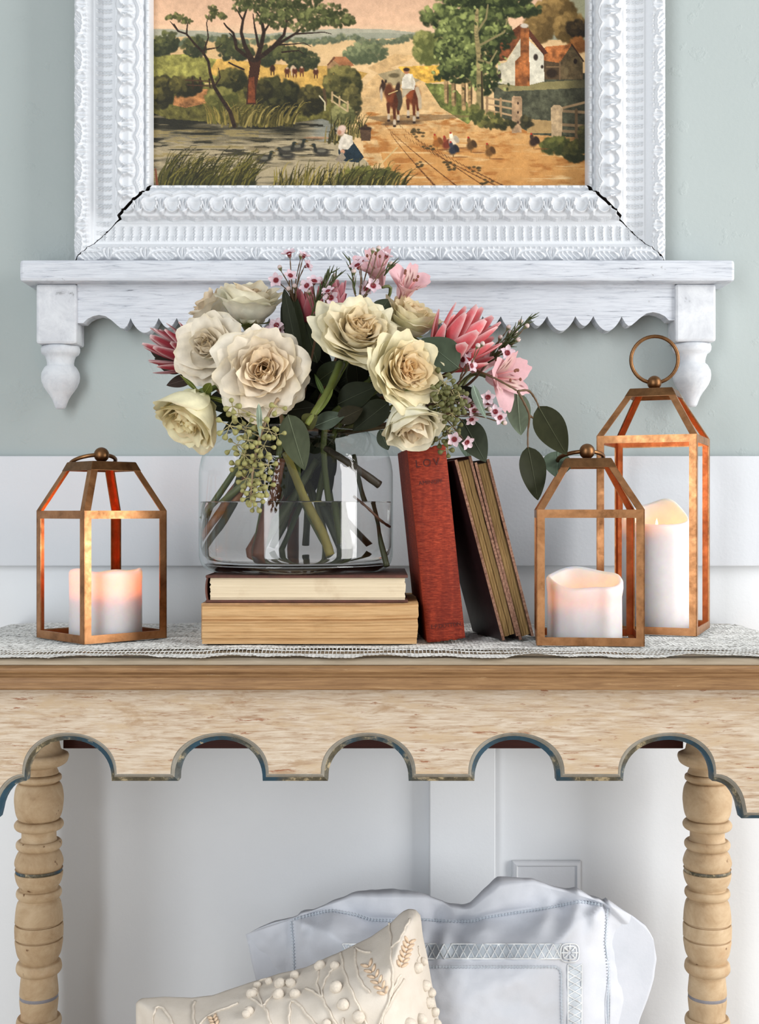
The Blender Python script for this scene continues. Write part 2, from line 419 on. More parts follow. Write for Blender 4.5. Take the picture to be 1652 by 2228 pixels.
# ---------------------------------------------------------------- the landscape print: colours painted in code, one per vertex of the canvas
def paint_landscape():
    rng = np.random.default_rng(5)
    X0, X1, Y0, Y1, s = 326.0, 1281.0, -60.0, 405.0, 0.84
    w, h = int((X1-X0)*s), int((Y1-Y0)*s)
    img = np.zeros((h, w, 3)); yy, xx = np.mgrid[0:h, 0:w]; PX = X0+(xx+0.5)/s; PY = Y0+(yy+0.5)/s
    def nz(fx, fy, seed, oc=4):
        r = np.random.default_rng(seed); out = np.zeros((h, w)); am = 1.0; tot = 0
        for o in range(oc):
            gx, gy = int((X1-X0)*fx*2**o)+3, int((Y1-Y0)*fy*2**o)+3
            g = r.random((gy, gx)); u = (PX-X0)*fx*2**o; v = (PY-Y0)*fy*2**o
            i = u.astype(int); j = v.astype(int); a = u-i; b = v-j; a = a*a*(3-2*a); b = b*b*(3-2*b)
            out += am*(g[j, i]*(1-a)*(1-b)+g[j, i+1]*a*(1-b)+g[j+1, i]*(1-a)*b+g[j+1, i+1]*a*b); tot += am; am *= 0.55
        return out/tot
    N1 = nz(1/40, 1/40, 1); N2 = nz(1/60, 1/6, 2); N3 = nz(1/9, 1/9, 3); N4 = nz(1/30, 1/10, 4)
    def vgrad(stops): 
        ys = [a for a, _ in stops]; return np.stack([np.interp(PY, ys, [c[k] for _, c in stops]) for k in range(3)], -1)
    def put(mask, c):
        m = np.clip(mask, 0, 1)[..., None]; img[:] = img*(1-m)+np.asarray(c, float)*m
    def inside(P):
        m = np.zeros((h, w), bool); n = len(P); j = n-1
        for i in range(n):
            xi, yi = P[i]; xj, yj = P[j]
            if yi != yj: m ^= ((yi > PY) != (yj > PY)) & (PX < (xj-xi)*(PY-yi)/(yj-yi)+xi)
            j = i
        return m
    def poly(P, c, a=1.0, tex=0.12):
        c = np.asarray(c, float); put(inside(P)*a, c*(1+tex*2*(N3[..., None]-0.5)+tex*(N1[..., None]-0.5)))
    def dab(x, y, rx, ry, c, a=1.0, ang=0.0, hard=2.0):
        R = max(rx, ry)+1.5
        i0, i1 = int((x-R-X0)*s), int((x+R-X0)*s)+2; j0, j1 = int((y-R-Y0)*s), int((y+R-Y0)*s)+2
        i0 = max(i0, 0); j0 = max(j0, 0); i1 = min(i1, w); j1 = min(j1, h)
        if i0 >= i1 or j0 >= j1: return
        dx = PX[j0:j1, i0:i1]-x; dy = PY[j0:j1, i0:i1]-y; ca, sa = math.cos(ang), math.sin(ang)
        e = np.hypot((dx*ca+dy*sa)/rx, (-dx*sa+dy*ca)/ry)
        m = (np.clip((1-e)*hard+0.5, 0, 1)*a)[..., None]
        img[j0:j1, i0:i1] = img[j0:j1, i0:i1]*(1-m)+np.asarray(c, float)*m
    def line(P, w0, w1, c, a=1.0, jit=0.0):
        P = np.asarray(P, float); L = np.r_[0, np.cumsum(np.hypot(*np.diff(P, axis=0).T))]; T = L[-1]
        q = 0.0
        while q <= T:
            x = np.interp(q, L, P[:, 0]); y = np.interp(q, L, P[:, 1]); r = (w0+(w1-w0)*q/max(T, 1))/2
            cc = np.asarray(c, float)*(1+jit*(rng.random()-0.5)); dab(x, y, max(r, 0.55), max(r, 0.55), cc, a, 0, 1.6); q += max(r*0.7, 0.6)
    def bush(x, y, rx, ry, dark, light, n=None, size=5, hl=0.45):
        """a clump of leaf dabs, its lit leaves up and to the left"""
        n = n or int(rx*ry/4.5)
        dark = np.array(dark, float); light = np.array(light, float)
        for k in range(n):
            a_ = rng.random()*6.283; r = math.sqrt(rng.random()); dx, dy = r*math.cos(a_), r*math.sin(a_)
            q = 0.5-0.35*dy-0.25*dx+0.5*(rng.random()-0.5); q = max(0, min(1, (q-(1-hl)*0.55)*1.5))
            if k < n*0.5: q *= 0.35
            z = size*(0.6+0.8*rng.random()); dab(x+dx*rx, y+dy*ry, z, z*0.65, dark+(light-dark)*q, 0.85, rng.random()*3.14, 1.4)
    def reeds(x0, x1, yb, ht, cols, n, lean=0.3, spread=12):
        for k in range(n):
            x = x0+(x1-x0)*rng.random(); l = ht*(0.5+0.6*rng.random()); cols_k = 0.84; le = (lean+0.7*(rng.random()-0.4))*l
            y = yb+spread*(rng.random()-0.5); c = np.array(cols[rng.integers(len(cols))], float)*np.array((1.0, 0.94, 0.9))*cols_k*(0.75+0.45*rng.random())
            line([(x, y), (x+le*0.25, y-l*0.5), (x+le*0.65, y-l*0.85), (x+le*1.0, y-l*(0.9 if rng.random() < .5 else 1.0))], 4.2, 0.8, c, 0.9)
    # sky
    img[:] = vgrad([(-4, (221, 180, 148)), (40, (232, 190, 155)), (66, (228, 196, 160)), (80, (222, 190, 150)), (405, (210, 160, 100))])
    put(smooth(1150, 1277, PX)*(PY < 110), (170, 168, 135))
    # far hills and fields
    put((PY > 58+6*np.sin(PX/70)+5*(N1-0.5))*0.85, (168, 168, 148)); put((PY > 66+5*np.sin(PX/50+1))*0.6, (150, 152, 132))
    put((PY > 74+4*np.sin(PX/90))*1.0, (226, 190, 140)); img += ((N2-0.5)*26*(PY > 74))[..., None]
    put((PY > 74)*smooth(700, 560, PX)*0.35, (205, 165, 115))
    for k in range(26):
        x = 330+k*24+10*rng.random(); 
        if x < 900: bush(x, 76+5*math.sin(k)+4*rng.random(), 15, 5, (92, 100, 78), (150, 150, 112), 16, 5)
    poly([(326, 112), (400, 108), (470, 120), (560, 130), (570, 160), (480, 172), (326, 175)], (146, 140, 74), 1, 0.35)
    poly([(470, 118), (620, 132), (735, 135), (800, 150), (760, 190), (560, 190), (450, 150)], (206, 164, 88), 1, 0.16)
    for x, y, rx, ry in ((345, 92, 24, 20), (362, 82, 22, 24), (420, 92, 26, 22), (490, 92, 22, 28), (520, 104, 30, 16), (580, 112, 22, 22), (612, 104, 18, 16), (655, 122, 36, 22), (640, 106, 26, 14)):
        bush(x, y, rx, ry, (52, 56, 38), (112, 112, 66), None, 5)
    bush(795, 106, 48, 22, (84, 92, 66), (150, 154, 110), None, 5)
    bush(850, 150, 20, 8, (84, 92, 66), (130, 130, 92), None, 4)
    # far cottage, cattle
    poly([(711, 141), (711, 130), (726, 122), (744, 136), (744, 141)], (170, 132, 92)); poly([(724, 121), (728, 114), (752, 114), (771, 134), (746, 137)], (176, 118, 78)); poly([(711, 131), (726, 113), (730, 117), (713, 133)], (120, 82, 56))
    for x, y, c in ((591, 140, (70, 45, 30)), (623, 145, (92, 52, 34)), (636, 141, (225, 195, 160)), (640, 145, (96, 52, 34)), (655, 143, (108, 64, 42)), (686, 147, (88, 50, 34))):
        dab(x, y, 6, 7, c, 1); dab(x-3, y+10, 1.4, 5, c, 1); dab(x+3, y+10, 1.4, 5, c, 1); dab(x, y-6, 3, 2.5, (200, 170, 140) if c[0] > 80 else c, .9)
    # road winding in from the distance
    poly([(858, 108), (905, 112), (880, 128), (850, 138), (900, 160), (960, 190), (990, 250), (1277, 292), (1277, 402), (880, 402), (800, 330), (760, 250), (780, 190), (822, 150), (800, 138)], (214, 176, 124), 1, 0.10)
    put(smooth(230, 330, PY)*inside([(800, 220), (1277, 260), (1277, 405), (850, 405)])*0.9, (201, 146, 84)); 
    put(((N4-0.52)*5)*(PX > 790)*(PY > 235), (176, 118, 62)); put(((N2-0.6)*5)*(PX > 780)*(PY > 160)*0.7, (232, 200, 150))
    poly([(822, 152), (870, 140), (950, 150), (900, 172), (850, 178)], (160, 146, 112), .8)
    poly([(865, 136), (965, 132), (975, 168), (930, 172), (880, 150)], (220, 172, 78), 1, 0.3)
    poly([(925, 172), (985, 175), (1040, 240), (1020, 262), (960, 225)], (112, 116, 62), 1, 0.4)
    put(inside([(790, 246), (910, 240), (1060, 243), (960, 252), (850, 262)])*0.6, (120, 96, 66))
    # left bank
    poly([(326, 168), (560, 180), (720, 190), (780, 260), (600, 272), (480, 270), (326, 262)], (98, 92, 48), 1, 0.4)
    poly([(376, 200), (420, 186), (470, 185), (450, 215), (400, 226), (372, 220)], (176, 122, 76), 1, 0.35)
    for x, y, rx, ry in ((352, 176, 34, 18), (400, 178, 36, 20), (345, 205, 26, 20)): bush(x, y, rx, ry, (42, 40, 24), (122, 112, 58), None, 6)
    for xx_, yt in ((415, 160), (432, 160), (452, 163)): line([(xx_, yt), (xx_+2, yt+24)], 4, 3, (58, 42, 28))
    line([(400, 165), (452, 168)], 2.6, 2.6, (80, 58, 38)); line([(404, 176), (452, 178)], 2.6, 2.6, (80, 58, 38))
    bush(500, 165, 32, 24, (44, 44, 26), (116, 108, 58), None, 6); bush(478, 205, 34, 22, (80, 80, 40), (160, 150, 84), None, 6)
    bush(600, 205, 52, 44, (36, 36, 22), (98, 94, 52), None, 7); bush(560, 190, 30, 24, (44, 42, 26), (100, 92, 50), None, 6); bush(676, 210, 28, 32, (42, 40, 24), (110, 100, 56), None, 6)
    bush(744, 175, 40, 40, (52, 52, 30), (150, 138, 78), None, 6); bush(765, 215, 18, 40, (56, 54, 32), (140, 128, 74), None, 6)
    # pond
    pond = inside([(326, 236), (360, 250), (470, 258), (600, 264), (700, 250), (735, 262), (740, 300), (800, 345), (830, 402), (326, 402)])
    wat = np.clip(smooth(250, 330, PY)*1.0+(N2-0.5)*1.9+0.10*(PX > 640), 0, 1)[..., None]
    base = np.array((48, 46, 34))*(1-wat)+np.array((176, 160, 128))*wat
    img[:] = np.where(pond[..., None], base, img)
    put(pond*(N2 > 0.62)*(PX < 560)*(PY > 275)*0.7, (150, 132, 84)); put(pond*((N2 < 0.40))*(PY < 330)*0.7, (44, 42, 32))
    put(pond*smooth(660, 700, PX)*(PY < 300)*(N2 > 0.45)*0.7, (150, 152, 142)); dab(690, 292, 30, 3, (205, 150, 110), .6); dab(560, 315, 26, 5, (110, 96, 68), .5)
    for k in range(60): dab(340+360*rng.random(), 255+90*rng.random(), 8+26*rng.random(), 0.9, ((64, 58, 42), (190, 172, 134), (120, 104, 66))[k % 3], .55)
    # reeds on the bank
    reeds(475, 640, 262, 46, [(84, 82, 40), (150, 142, 78), (110, 106, 54), (180, 170, 104)], 110, 0.5)
    reeds(440, 520, 256, 40, [(110, 110, 56), (160, 150, 80)], 40, -0.35)
    bush(745, 245, 26, 26, (84, 84, 50), (176, 168, 108), None, 5); reeds(720, 790, 285, 44, [(96, 96, 52), (170, 160, 100), (70, 70, 38)], 46, .1)
    # leaning thin tree and the big tree
    bark = (52, 38, 28)
    line([(507, 266), (498, 235), (480, 208), (463, 180), (454, 150), (450, 124), (438, 104), (420, 86), (402, 64), (384, 58), (374, 42)], 9, 3, bark, 1, .4)
    for P in ([(440, 102), (450, 72), (446, 40), (452, 20)], [(402, 64), (404, 44), (410, 30)], [(446, 98), (470, 94), (480, 86)], [(463, 180), (476, 160), (472, 138)], [(384, 58), (366, 36)]): line(P, 4, 1.4, bark)
    for x, y in ((366, 30), (378, 26), (392, 30), (404, 38), (454, 28), (466, 18), (480, 26), (462, 8)): bush(x, y, 11, 7, (64, 66, 36), (140, 138, 82), 14, 4)
    put(inside([(533, 218), (537, 165), (541, 135), (536, 118), (566, 118), (562, 150), (556, 180), (554, 218)]), (70, 44, 30)); poly([(537, 215), (539, 160), (551, 158), (553, 215)], (128, 70, 42), .9, .3)
    for P, a_, b_ in (([(550, 122), (530, 110), (512, 96), (505, 62), (490, 48), (484, 40)], 9, 3), ([(546, 120), (530, 90), (522, 60), (526, 34), (534, 10), (528, -4)], 10, 3), ([(556, 120), (566, 90), (572, 60), (566, 30), (574, 0)], 11, 4),
                      ([(560, 118), (592, 92), (616, 66), (622, 36), (618, 8)], 9, 4), ([(570, 112), (600, 88), (640, 64), (664, 44), (700, 36)], 8, 2.5), ([(612, 104), (648, 100), (660, 108)], 4, 1.5), ([(640, 64), (676, 62), (704, 60), (720, 64)], 4, 1.5),
                      ([(572, 60), (588, 36), (604, 20)], 5, 2), ([(526, 34), (512, 10)], 4, 2), ([(512, 96), (510, 76), (496, 62)], 5, 2), ([(600, 88), (640, 86), (660, 84), (676, 92)], 4, 1.4), ([(560, 90), (552, 50), (548, 20)], 6, 2), ([(566, 30), (548, 6)], 4, 2),
                      ([(528, 142), (505, 132), (494, 126)], 4, 3), ([(622, 36), (648, 20), (666, 8)], 4, 2), ([(700, 36), (730, 34), (748, 40)], 3, 1.5)): line(P, a_, b_, bark, 1, .3)
    for x, y, rx, ry in ((520, 6, 24, 10), (560, 4, 30, 12), (600, 12, 34, 18), (640, 20, 36, 20), (690, 26, 44, 20), (735, 32, 40, 16), (610, 40, 26, 12), (660, 48, 30, 10), (712, 12, 40, 14), (575, 30, 22, 12), (755, 38, 24, 7), (560, -20, 60, 24), (640, -14, 60, 24), (610, -36, 50, 16)):
        bush(x, y, rx, ry, (58, 62, 34), (148, 150, 92), int(rx*ry/7), 4.5)
    # front grasses, woman, tub, ducks
    reeds(700, 770, 300, 40, [(84, 84, 46), (160, 150, 92)], 20)
    poly([(782, 270), (808, 270), (806, 298), (786, 298)], (92, 70, 52)); dab(795, 271, 13, 4, (58, 42, 32)); dab(795, 266, 4, 4, (70, 52, 38))
    poly([(742, 296), (768, 300), (792, 334), (780, 346), (740, 342), (735, 322)], (38, 52, 60)); poly([(736, 300), (748, 282), (766, 288), (768, 304), (756, 318), (742, 316)], (222, 210, 190)); line([(744, 292), (738, 312), (744, 322)], 7, 5, (226, 214, 196))
    dab(742, 276, 9, 12, (214, 178, 156), 1, .5); dab(744, 270, 8, 6, (226, 196, 178)); dab(738, 280, 4, 5, (190, 136, 106)); dab(745, 322, 5, 5, (206, 152, 120)); poly([(728, 340), (744, 322), (752, 336), (742, 346)], (150, 136, 116))
    for x, y, f_ in ((572, 338, 1), (622, 330, -1), (644, 312, 1), (622, 318, 1), (698, 322, -1)):
        dab(x, y, 18, 8, (66, 62, 54), 1, -0.12*f_); dab(x, y-2, 11, 3.5, (128, 122, 104), .8); line([(x+12*f_, y-2), (x+15*f_, y-12)], 7, 5, (48, 48, 40)); dab(x+17*f_, y-14, 5, 4, (44, 50, 44)); dab(x+22*f_, y-13, 4, 1.4, (110, 92, 52)); dab(x, y+9, 18, 2, (52, 48, 38), .7)
    reeds(335, 545, 404, 78, [(70, 74, 34), (112, 112, 54), (52, 54, 26), (140, 136, 72), (88, 90, 40)], 210, 0.45, 30)
    bush(460, 396, 90, 20, (46, 46, 24), (110, 108, 54), 260, 6); reeds(330, 540, 408, 64, [(84, 86, 40), (130, 128, 64), (60, 60, 30)], 90, 0.6, 20)
    reeds(590, 850, 402, 52, [(86, 86, 40), (150, 144, 74), (62, 62, 30), (178, 168, 96)], 210, 0.15, 30); bush(800, 380, 70, 24, (64, 66, 34), (132, 128, 64), 200, 6); reeds(690, 880, 408, 44, [(92, 92, 46), (164, 156, 88), (66, 66, 32)], 90, .5, 20)
    line([(832, 346), (866, 312)], 3, 2.4, (206, 178, 124)); line([(334, 360), (338, 400)], 3, 6, (140, 84, 60))
    # footbridge rail
    for P in ([(722, 196), (758, 218)], [(720, 210), (756, 234)]): line(P, 3, 3, (196, 172, 130))
    for x in (722, 738, 756): line([(x, 192+(x-722)*.6), (x, 214+(x-722)*.6)], 4, 4, (186, 158, 116))
    line([(704, 186), (708, 220)], 6, 5, (92, 72, 50)); line([(694, 200), (706, 214), (706, 232)], 3, 3, (206, 192, 156))
    # ruts of the lane
    for x0, y0, x1, y1 in ((838, 262, 1000, 402), (870, 262, 1062, 402), (905, 290, 1110, 402), (850, 280, 950, 402), (880, 285, 1080, 395)):
        n_ = 26
        for k in range(n_):
            u = k/n_; x = x0+(x1-x0)*u**1.1; y = y0+(y1-y0)*u
            line([(x, y), (x+9*u+3, y+7)], 1.0+1.6*u, 1.0+1.2*u, (128, 84, 46) if k % 3 else (92, 60, 36), .75)
    for x, y in ((912, 284), (935, 312), (920, 350), (975, 350), (985, 358), (1035, 360), (1062, 388), (900, 278)):
        for k in range(7): dab(x+26*(rng.random()-.5), y+12*(rng.random()-.5), 4, 2.4, (74, 62, 38), .8)
    # right: background trees, house, barn
    for x, y, rx, ry in ((1215, 20, 40, 34), (1180, 40, 30, 40), (1245, 50, 34, 30)): bush(x, y, rx, ry, (96, 76, 42), (176, 142, 86), None, 7)
    bush(1262, 52, 26, 16, (44, 36, 26), (92, 74, 46), None, 6); bush(1262, 88, 20, 14, (120, 76, 40), (170, 112, 62), None, 6)
    poly([(1075, 170), (1277, 150), (1277, 292), (1165, 285), (1080, 240)], (84, 84, 66), 1, .35); put(inside([(1080, 176), (1277, 164), (1277, 182), (1100, 190)])*.8, (160, 146, 96)); put(inside([(1150, 250), (1210, 255), (1215, 282), (1150, 282)])*.8, (196, 158, 104))
    put(smooth(1225, 1275, PX)*(PY > 150)*(PY < 300)*.6, (44, 42, 34))
    poly([(1186, 96), (1192, 92), (1248, 88), (1272, 122), (1272, 164), (1186, 164)], (92, 74, 52)); poly([(1186, 122), (1190, 92), (1248, 87), (1222, 128)], (196, 122, 70), 1, .35); poly([(1222, 126), (1248, 88), (1272, 124), (1268, 164), (1222, 164)], (104, 88, 62), 1, .3)
    line([(1248, 87), (1274, 124)], 3, 3, (64, 44, 32)); dab(1256, 124, 4, 6, (44, 34, 28)); line([(1222, 126), (1222, 164)], 3, 3, (128, 104, 76)); line([(1192, 136), (1220, 136)], 2, 2, (150, 120, 86)); dab(1204, 150, 12, 10, (52, 40, 30), .9); dab(1236, 146, 5, 9, (128, 110, 78))
    poly([(1086, 130), (1104, 126), (1138, 70), (1184, 108), (1188, 168), (1130, 178), (1086, 172)], (206, 196, 170), 1, .14); poly([(1152, 76), (1186, 108), (1188, 168), (1155, 176)], (222, 214, 192), 1, .1)
    poly([(1060, 126), (1064, 96), (1136, 42), (1150, 52), (1104, 122)], (122, 72, 44), 1, .35); poly([(1150, 48), (1196, 106), (1186, 110), (1148, 62)], (92, 54, 38)); 
    poly([(1124, 178), (1124, 124), (1136, 112), (1136, 52), (1154, 52), (1156, 178)], (156, 96, 54), 1, .4); dab(1144, 46, 9, 5, (202, 190, 172)); dab(1144, 166, 8, 8, (120, 74, 44), .7)
    for x, y, rx, ry in ((1169, 115, 5, 7), (1089, 154, 4, 11), (1183, 136, 3, 4)): dab(x, y, rx, ry, (62, 52, 44))
    # fence, gate, hens
    for k in range(4): line([(1060, 204+k*13), (1122, 214+k*15)], 4, 4, (182, 150, 112))
    line([(1092, 206), (1092, 246)], 5, 5, (170, 138, 100)); line([(1062, 202), (1062, 240)], 5, 5, (160, 130, 96))
    poly([(1116, 204), (1120, 200), (1136, 201), (1139, 206), (1138, 280), (1117, 282)], (178, 146, 112), 1, .2); [dab(1130, y, 2, 3, (70, 50, 38)) for y in (216, 236, 258)]
    for y in (232, 262, 276): line([(1215, y), (1277, y+4)], 6, 6, (140, 116, 86))
    line([(1222, 228), (1277, 214)], 5, 5, (160, 132, 98)); line([(1258, 230), (1258, 296)], 6, 6, (104, 84, 60)); poly([(1202, 226), (1208, 220), (1222, 220), (1228, 226), (1226, 300), (1204, 302)], (196, 168, 130), 1, .2)
    bush(1215, 310, 34, 18, (58, 62, 32), (128, 126, 66), None, 6); bush(1255, 322, 26, 22, (46, 48, 28), (98, 94, 50), None, 6); bush(1272, 290, 8, 22, (50, 48, 30), (92, 86, 50), None, 6)
    for x, y, c in ((953, 302, (156, 98, 48)), (974, 306, (120, 58, 40)), (988, 298, (224, 206, 178)), (988, 318, (52, 54, 62)), (1027, 308, (96, 70, 42)), (1068, 322, (112, 78, 42)), (1165, 300, (64, 46, 36))):
        dab(x+16, y+16, 16, 1.6, (122, 80, 46), .7); dab(x, y, 9, 11, c, 1, .6); dab(x+7, y-3, 5, 9, np.array(c)*.8, 1, -.5); dab(x-5, y-11, 4, 6, np.array(c)*1.2); dab(x-6, y-17, 2.2, 2.2, (170, 50, 40)); line([(x, y+10), (x, y+16)], 1.6, 1.4, (120, 90, 50))
    # roadside trees
    for x in (972, 988, 1010, 1024): line([(x, 168), (x+1, 214+(x-970)*.35)], 9, 9, (166, 136, 94), 1, .4); dab(x+4, 195, 2, 24, (84, 66, 44), .8)
    for x, y, rx, ry in ((935, 100, 34, 30), (925, 78, 22, 18)): bush(x, y, rx, ry, (92, 96, 52), (168, 164, 98), None, 6)
    for x, y, rx, ry in ((960, 25, 44, 26), (1010, 20, 56, 28), (1090, 10, 70, 18), (1000, 60, 50, 34), (1050, 50, 56, 40), (1085, 70, 36, 30), (990, 100, 42, 34), (1040, 110, 48, 40), (1000, 140, 40, 30), (960, 150, 18, 14), (1055, 160, 30, 36), (1140, 12, 44, 14), (1040, -22, 90, 28), (1110, -16, 50, 20)):
        bush(x, y, rx, ry, (40, 48, 26), (158, 166, 98), int(rx*ry/6), 5.5, 0.42)
    line([(1047, 246), (1046, 180), (1044, 110), (1038, 60), (1040, 10)], 16, 7, (150, 134, 92), 1, .4); line([(1052, 244), (1051, 180), (1049, 110)], 5, 3, (72, 60, 40)); 
    for P in ([(1044, 120), (1068, 128), (1084, 100)], [(1040, 60), (1060, 30), (1064, 0)], [(1044, 90), (1100, 60), (1108, 26)]): line(P, 5, 3, (140, 128, 88))
    for k in range(90): dab(940+170*rng.random(), 190*rng.random(), 4, 2.6, ((176, 182, 112), (52, 58, 32))[k % 2], .8, rng.random()*3)
    bush(1060, 250, 34, 14, (60, 64, 34), (158, 152, 88), None, 5); bush(1035, 236, 18, 16, (70, 74, 40), (150, 146, 80), None, 5); bush(1085, 262, 40, 10, (50, 50, 30), (130, 124, 68), None, 5); bush(1148, 258, 14, 12, (48, 46, 32), (92, 86, 56), None, 5)
    # the two horses and the rider
    sh_ = (92, 72, 52)
    dab(880, 258, 40, 5, sh_, .7); dab(850, 262, 20, 3, sh_, .7)
    for (x, y, c) in ((854, 206, (108, 58, 34)), (897, 198, (122, 64, 36))):
        dab(x+3, y, 16, 22, c, 1, -.15, 3); dab(x-5, y-6, 8, 14, np.array(c)*1.25, .8, 0); dab(x+9, y+5, 6, 14, np.array(c)*.7, .8)
        for dx, l in ((-9, 44), (4, 56), (12, 46)): line([(x+dx, y+12), (x+dx+1, y+l-12)], 8, 5, np.array(c)*.85); dab(x+dx+1, y+l-4, 3.4, 7, (196, 176, 150)); dab(x+dx+1, y+l+4, 3.6, 2.6, (60, 44, 34))
    line([(868, 192), (872, 212), (868, 230)], 12, 7, (78, 68, 54)); line([(908, 184), (914, 205), (915, 226)], 9, 7, (190, 170, 140))
    dab(845, 188, 9, 16, (104, 60, 36), 1, .2); dab(833, 180, 6, 13, (66, 46, 34), 1, .3); dab(832, 168, 2, 4, (50, 36, 28)); dab(840, 168, 2, 4, (50, 36, 28)); dab(866, 182, 5, 12, (64, 46, 34), 1, .2); dab(830, 196, 3, 14, (190, 172, 148))
    poly([(874, 182), (876, 162), (884, 150), (898, 152), (905, 172), (902, 186), (886, 190)], (222, 212, 192), 1, .12); poly([(876, 184), (900, 184), (890, 192), (876, 206)], (176, 160, 132)); dab(885, 146, 6, 6, (172, 116, 84)); dab(885, 142, 7, 4, (60, 44, 36)); dab(898, 166, 3, 12, (190, 178, 156), .7)
    dab(858, 155, 12, 5, (96, 84, 58), .8); line([(846, 196), (866, 188)], 2, 2, (206, 176, 120))
    # printing grain and varnish ageing that belong to the print
    img[:] = img*(0.93+0.14*N3[..., None]); img += rng.normal(0, 4.0, (h, w, 1))
    img[:] = (128+(img-128)*1.08)*0.90
    return np.clip(img, 4, 250), (X0, X1, Y0, Y1)
ART, (AX0, AX1, AY0, AY1) = paint_landscape()
ah, aw = ART.shape[:2]
gx = AX0+(np.arange(aw)+0.5)/aw*(AX1-AX0); gy = AY0+(np.arange(ah)+0.5)/ah*(AY1-AY0)
gy = np.r_[np.linspace(-236, -62, 12), gy]; ART = np.concatenate([np.tile(np.array((199., 164., 136.)), (12, aw, 1)), ART])
GX, GY = np.meshgrid(gx, gy, indexing='ij')
P = np.stack([(GX-CX)*KF, np.full_like(GX, DF-0.005), ZC-(GY-CY)*KF], -1).reshape(-1, 3)
C_ = lin(ART.transpose(1, 0, 2).reshape(-1, 3))
t = NT('landscape_print'); a_ = t.n('ShaderNodeVertexColor', layer_name='Col')
MT['print'] = t.set(color=a_.outputs[0], rough=0.55, spec=0.25)
V = np.vstack([P, P+np.array([0, 0.003, 0])]); n_ = len(P)
idx = np.r_[np.arange(0, aw)*len(gy), (aw-1)*len(gy)+np.arange(len(gy)), (np.arange(aw)[::-1])*len(gy)+len(gy)-1, np.arange(len(gy))[::-1]]
FR = grid_faces(aw, len(gy)); SK = np.stack([idx[:-1], idx[1:], idx[1:]+n_, idx[:-1]+n_], 1)
obj('canvas', V, np.vstack([FR, SK]), MT['print'], pf, label='old print of a country lane with horses, cottage and duck pond', col=np.vstack([C_, C_]))
# ---------------------------------------------------------------- console table
TX = -0.007; TZ = 0.75
MT['moulding'] = M_wood('brown_moulding_wood', [(0.0, (80, 54, 34)), (0.35, (122, 90, 60)), (0.6, (148, 114, 78)), (0.85, (178, 148, 112))], scale=(3, 3, 60), nscale=9, rough=0.5, bump=0.15,
    spots=[((8, 8, 90), 5, 0.66, 0.75, (208, 182, 146))])
MT['tabletop'] = M_wood('greyed_tabletop_wood', [(0.0, (92, 80, 66)), (0.4, (146, 132, 112)), (0.7, (166, 152, 132)), (1.0, (184, 170, 150))], scale=(3, 40, 40), nscale=7, rough=0.55, bump=0.15)
MT['apron'] = M_wood('limed_apron_wood', [(0.18, (120, 86, 64)), (0.34, (160, 132, 106)), (0.44, (180, 160, 138)), (0.58, (198, 183, 164)), (0.8, (209, 198, 183))], scale=(9, 9, 100), nscale=4.5, rough=0.7, bump=0.3,
    spots=[((4, 4, 14), 5.0, 0.48, 0.64, (186, 164, 136)), ((3, 3, 9), 7.0, 0.58, 0.70, (166, 140, 112)), ((10, 10, 60), 3.4, 0.61, 0.67, (146, 102, 76))])
t = NT('turned_leg_wood'); v = t.coord(); f = t.noise(v, 30, 7, 0.7, 0.4); g_ = t.noise(v, 95, 3, 0.5); g2 = t.noise(v, 12, 3)
c = t.ramp(f, [(0.22, (122, 94, 64)), (0.38, (176, 149, 116)), (0.6, (196, 172, 140)), (0.85, (216, 196, 168))])
c = t.mix(t.ramp(g_, [(0.70, (0, 0, 0)), (0.76, (255, 255, 255))]), c, rgba((112, 80, 54)))
c = t.mix(t.ramp(g2, [(0.62, (0, 0, 0)), (0.72, (150, 150, 150))]), c, rgba((178, 124, 74)))
MT['leg'] = t.set(color=c, rough=0.6, spec=0.25, normal=t.bump(f, 0.15, 0.0006))
t = NT('grey_painted_moulding'); v = t.coord(); f = t.noise(v, 55, 6, 0.7)
MT['greyband'] = t.set(color=t.ramp(f, [(0.25, (84, 74, 58)), (0.40, (128, 122, 110)), (0.7, (146, 143, 134)), (0.85, (190, 178, 154))]), rough=0.55, normal=t.bump(f, 0.2, 0.0006))
t = NT('worn_blue_paint'); v = t.coord(); f = t.noise(v, 85, 6, 0.75); f_big = t.noise(v, 9, 3)
c1 = t.ramp(f, [(0.30, (44, 42, 34)), (0.42, (24, 58, 74)), (0.60, (26, 66, 86)), (0.68, (178, 160, 126))])
c2 = t.ramp(f, [(0.36, (54, 50, 38)), (0.52, (84, 78, 60)), (0.60, (164, 148, 116))])
MT['blueband'] = t.set(color=t.mix(t.ramp(f_big, [(0.46, (0, 0, 0)), (0.53, (255, 255, 255))]), c1, c2), rough=0.5)
MT['darkrail'] = M_wood('dark_red_stained_wood', [(0.2, (44, 18, 14)), (0.7, (66, 28, 22))], scale=(3, 3, 50), rough=0.6)

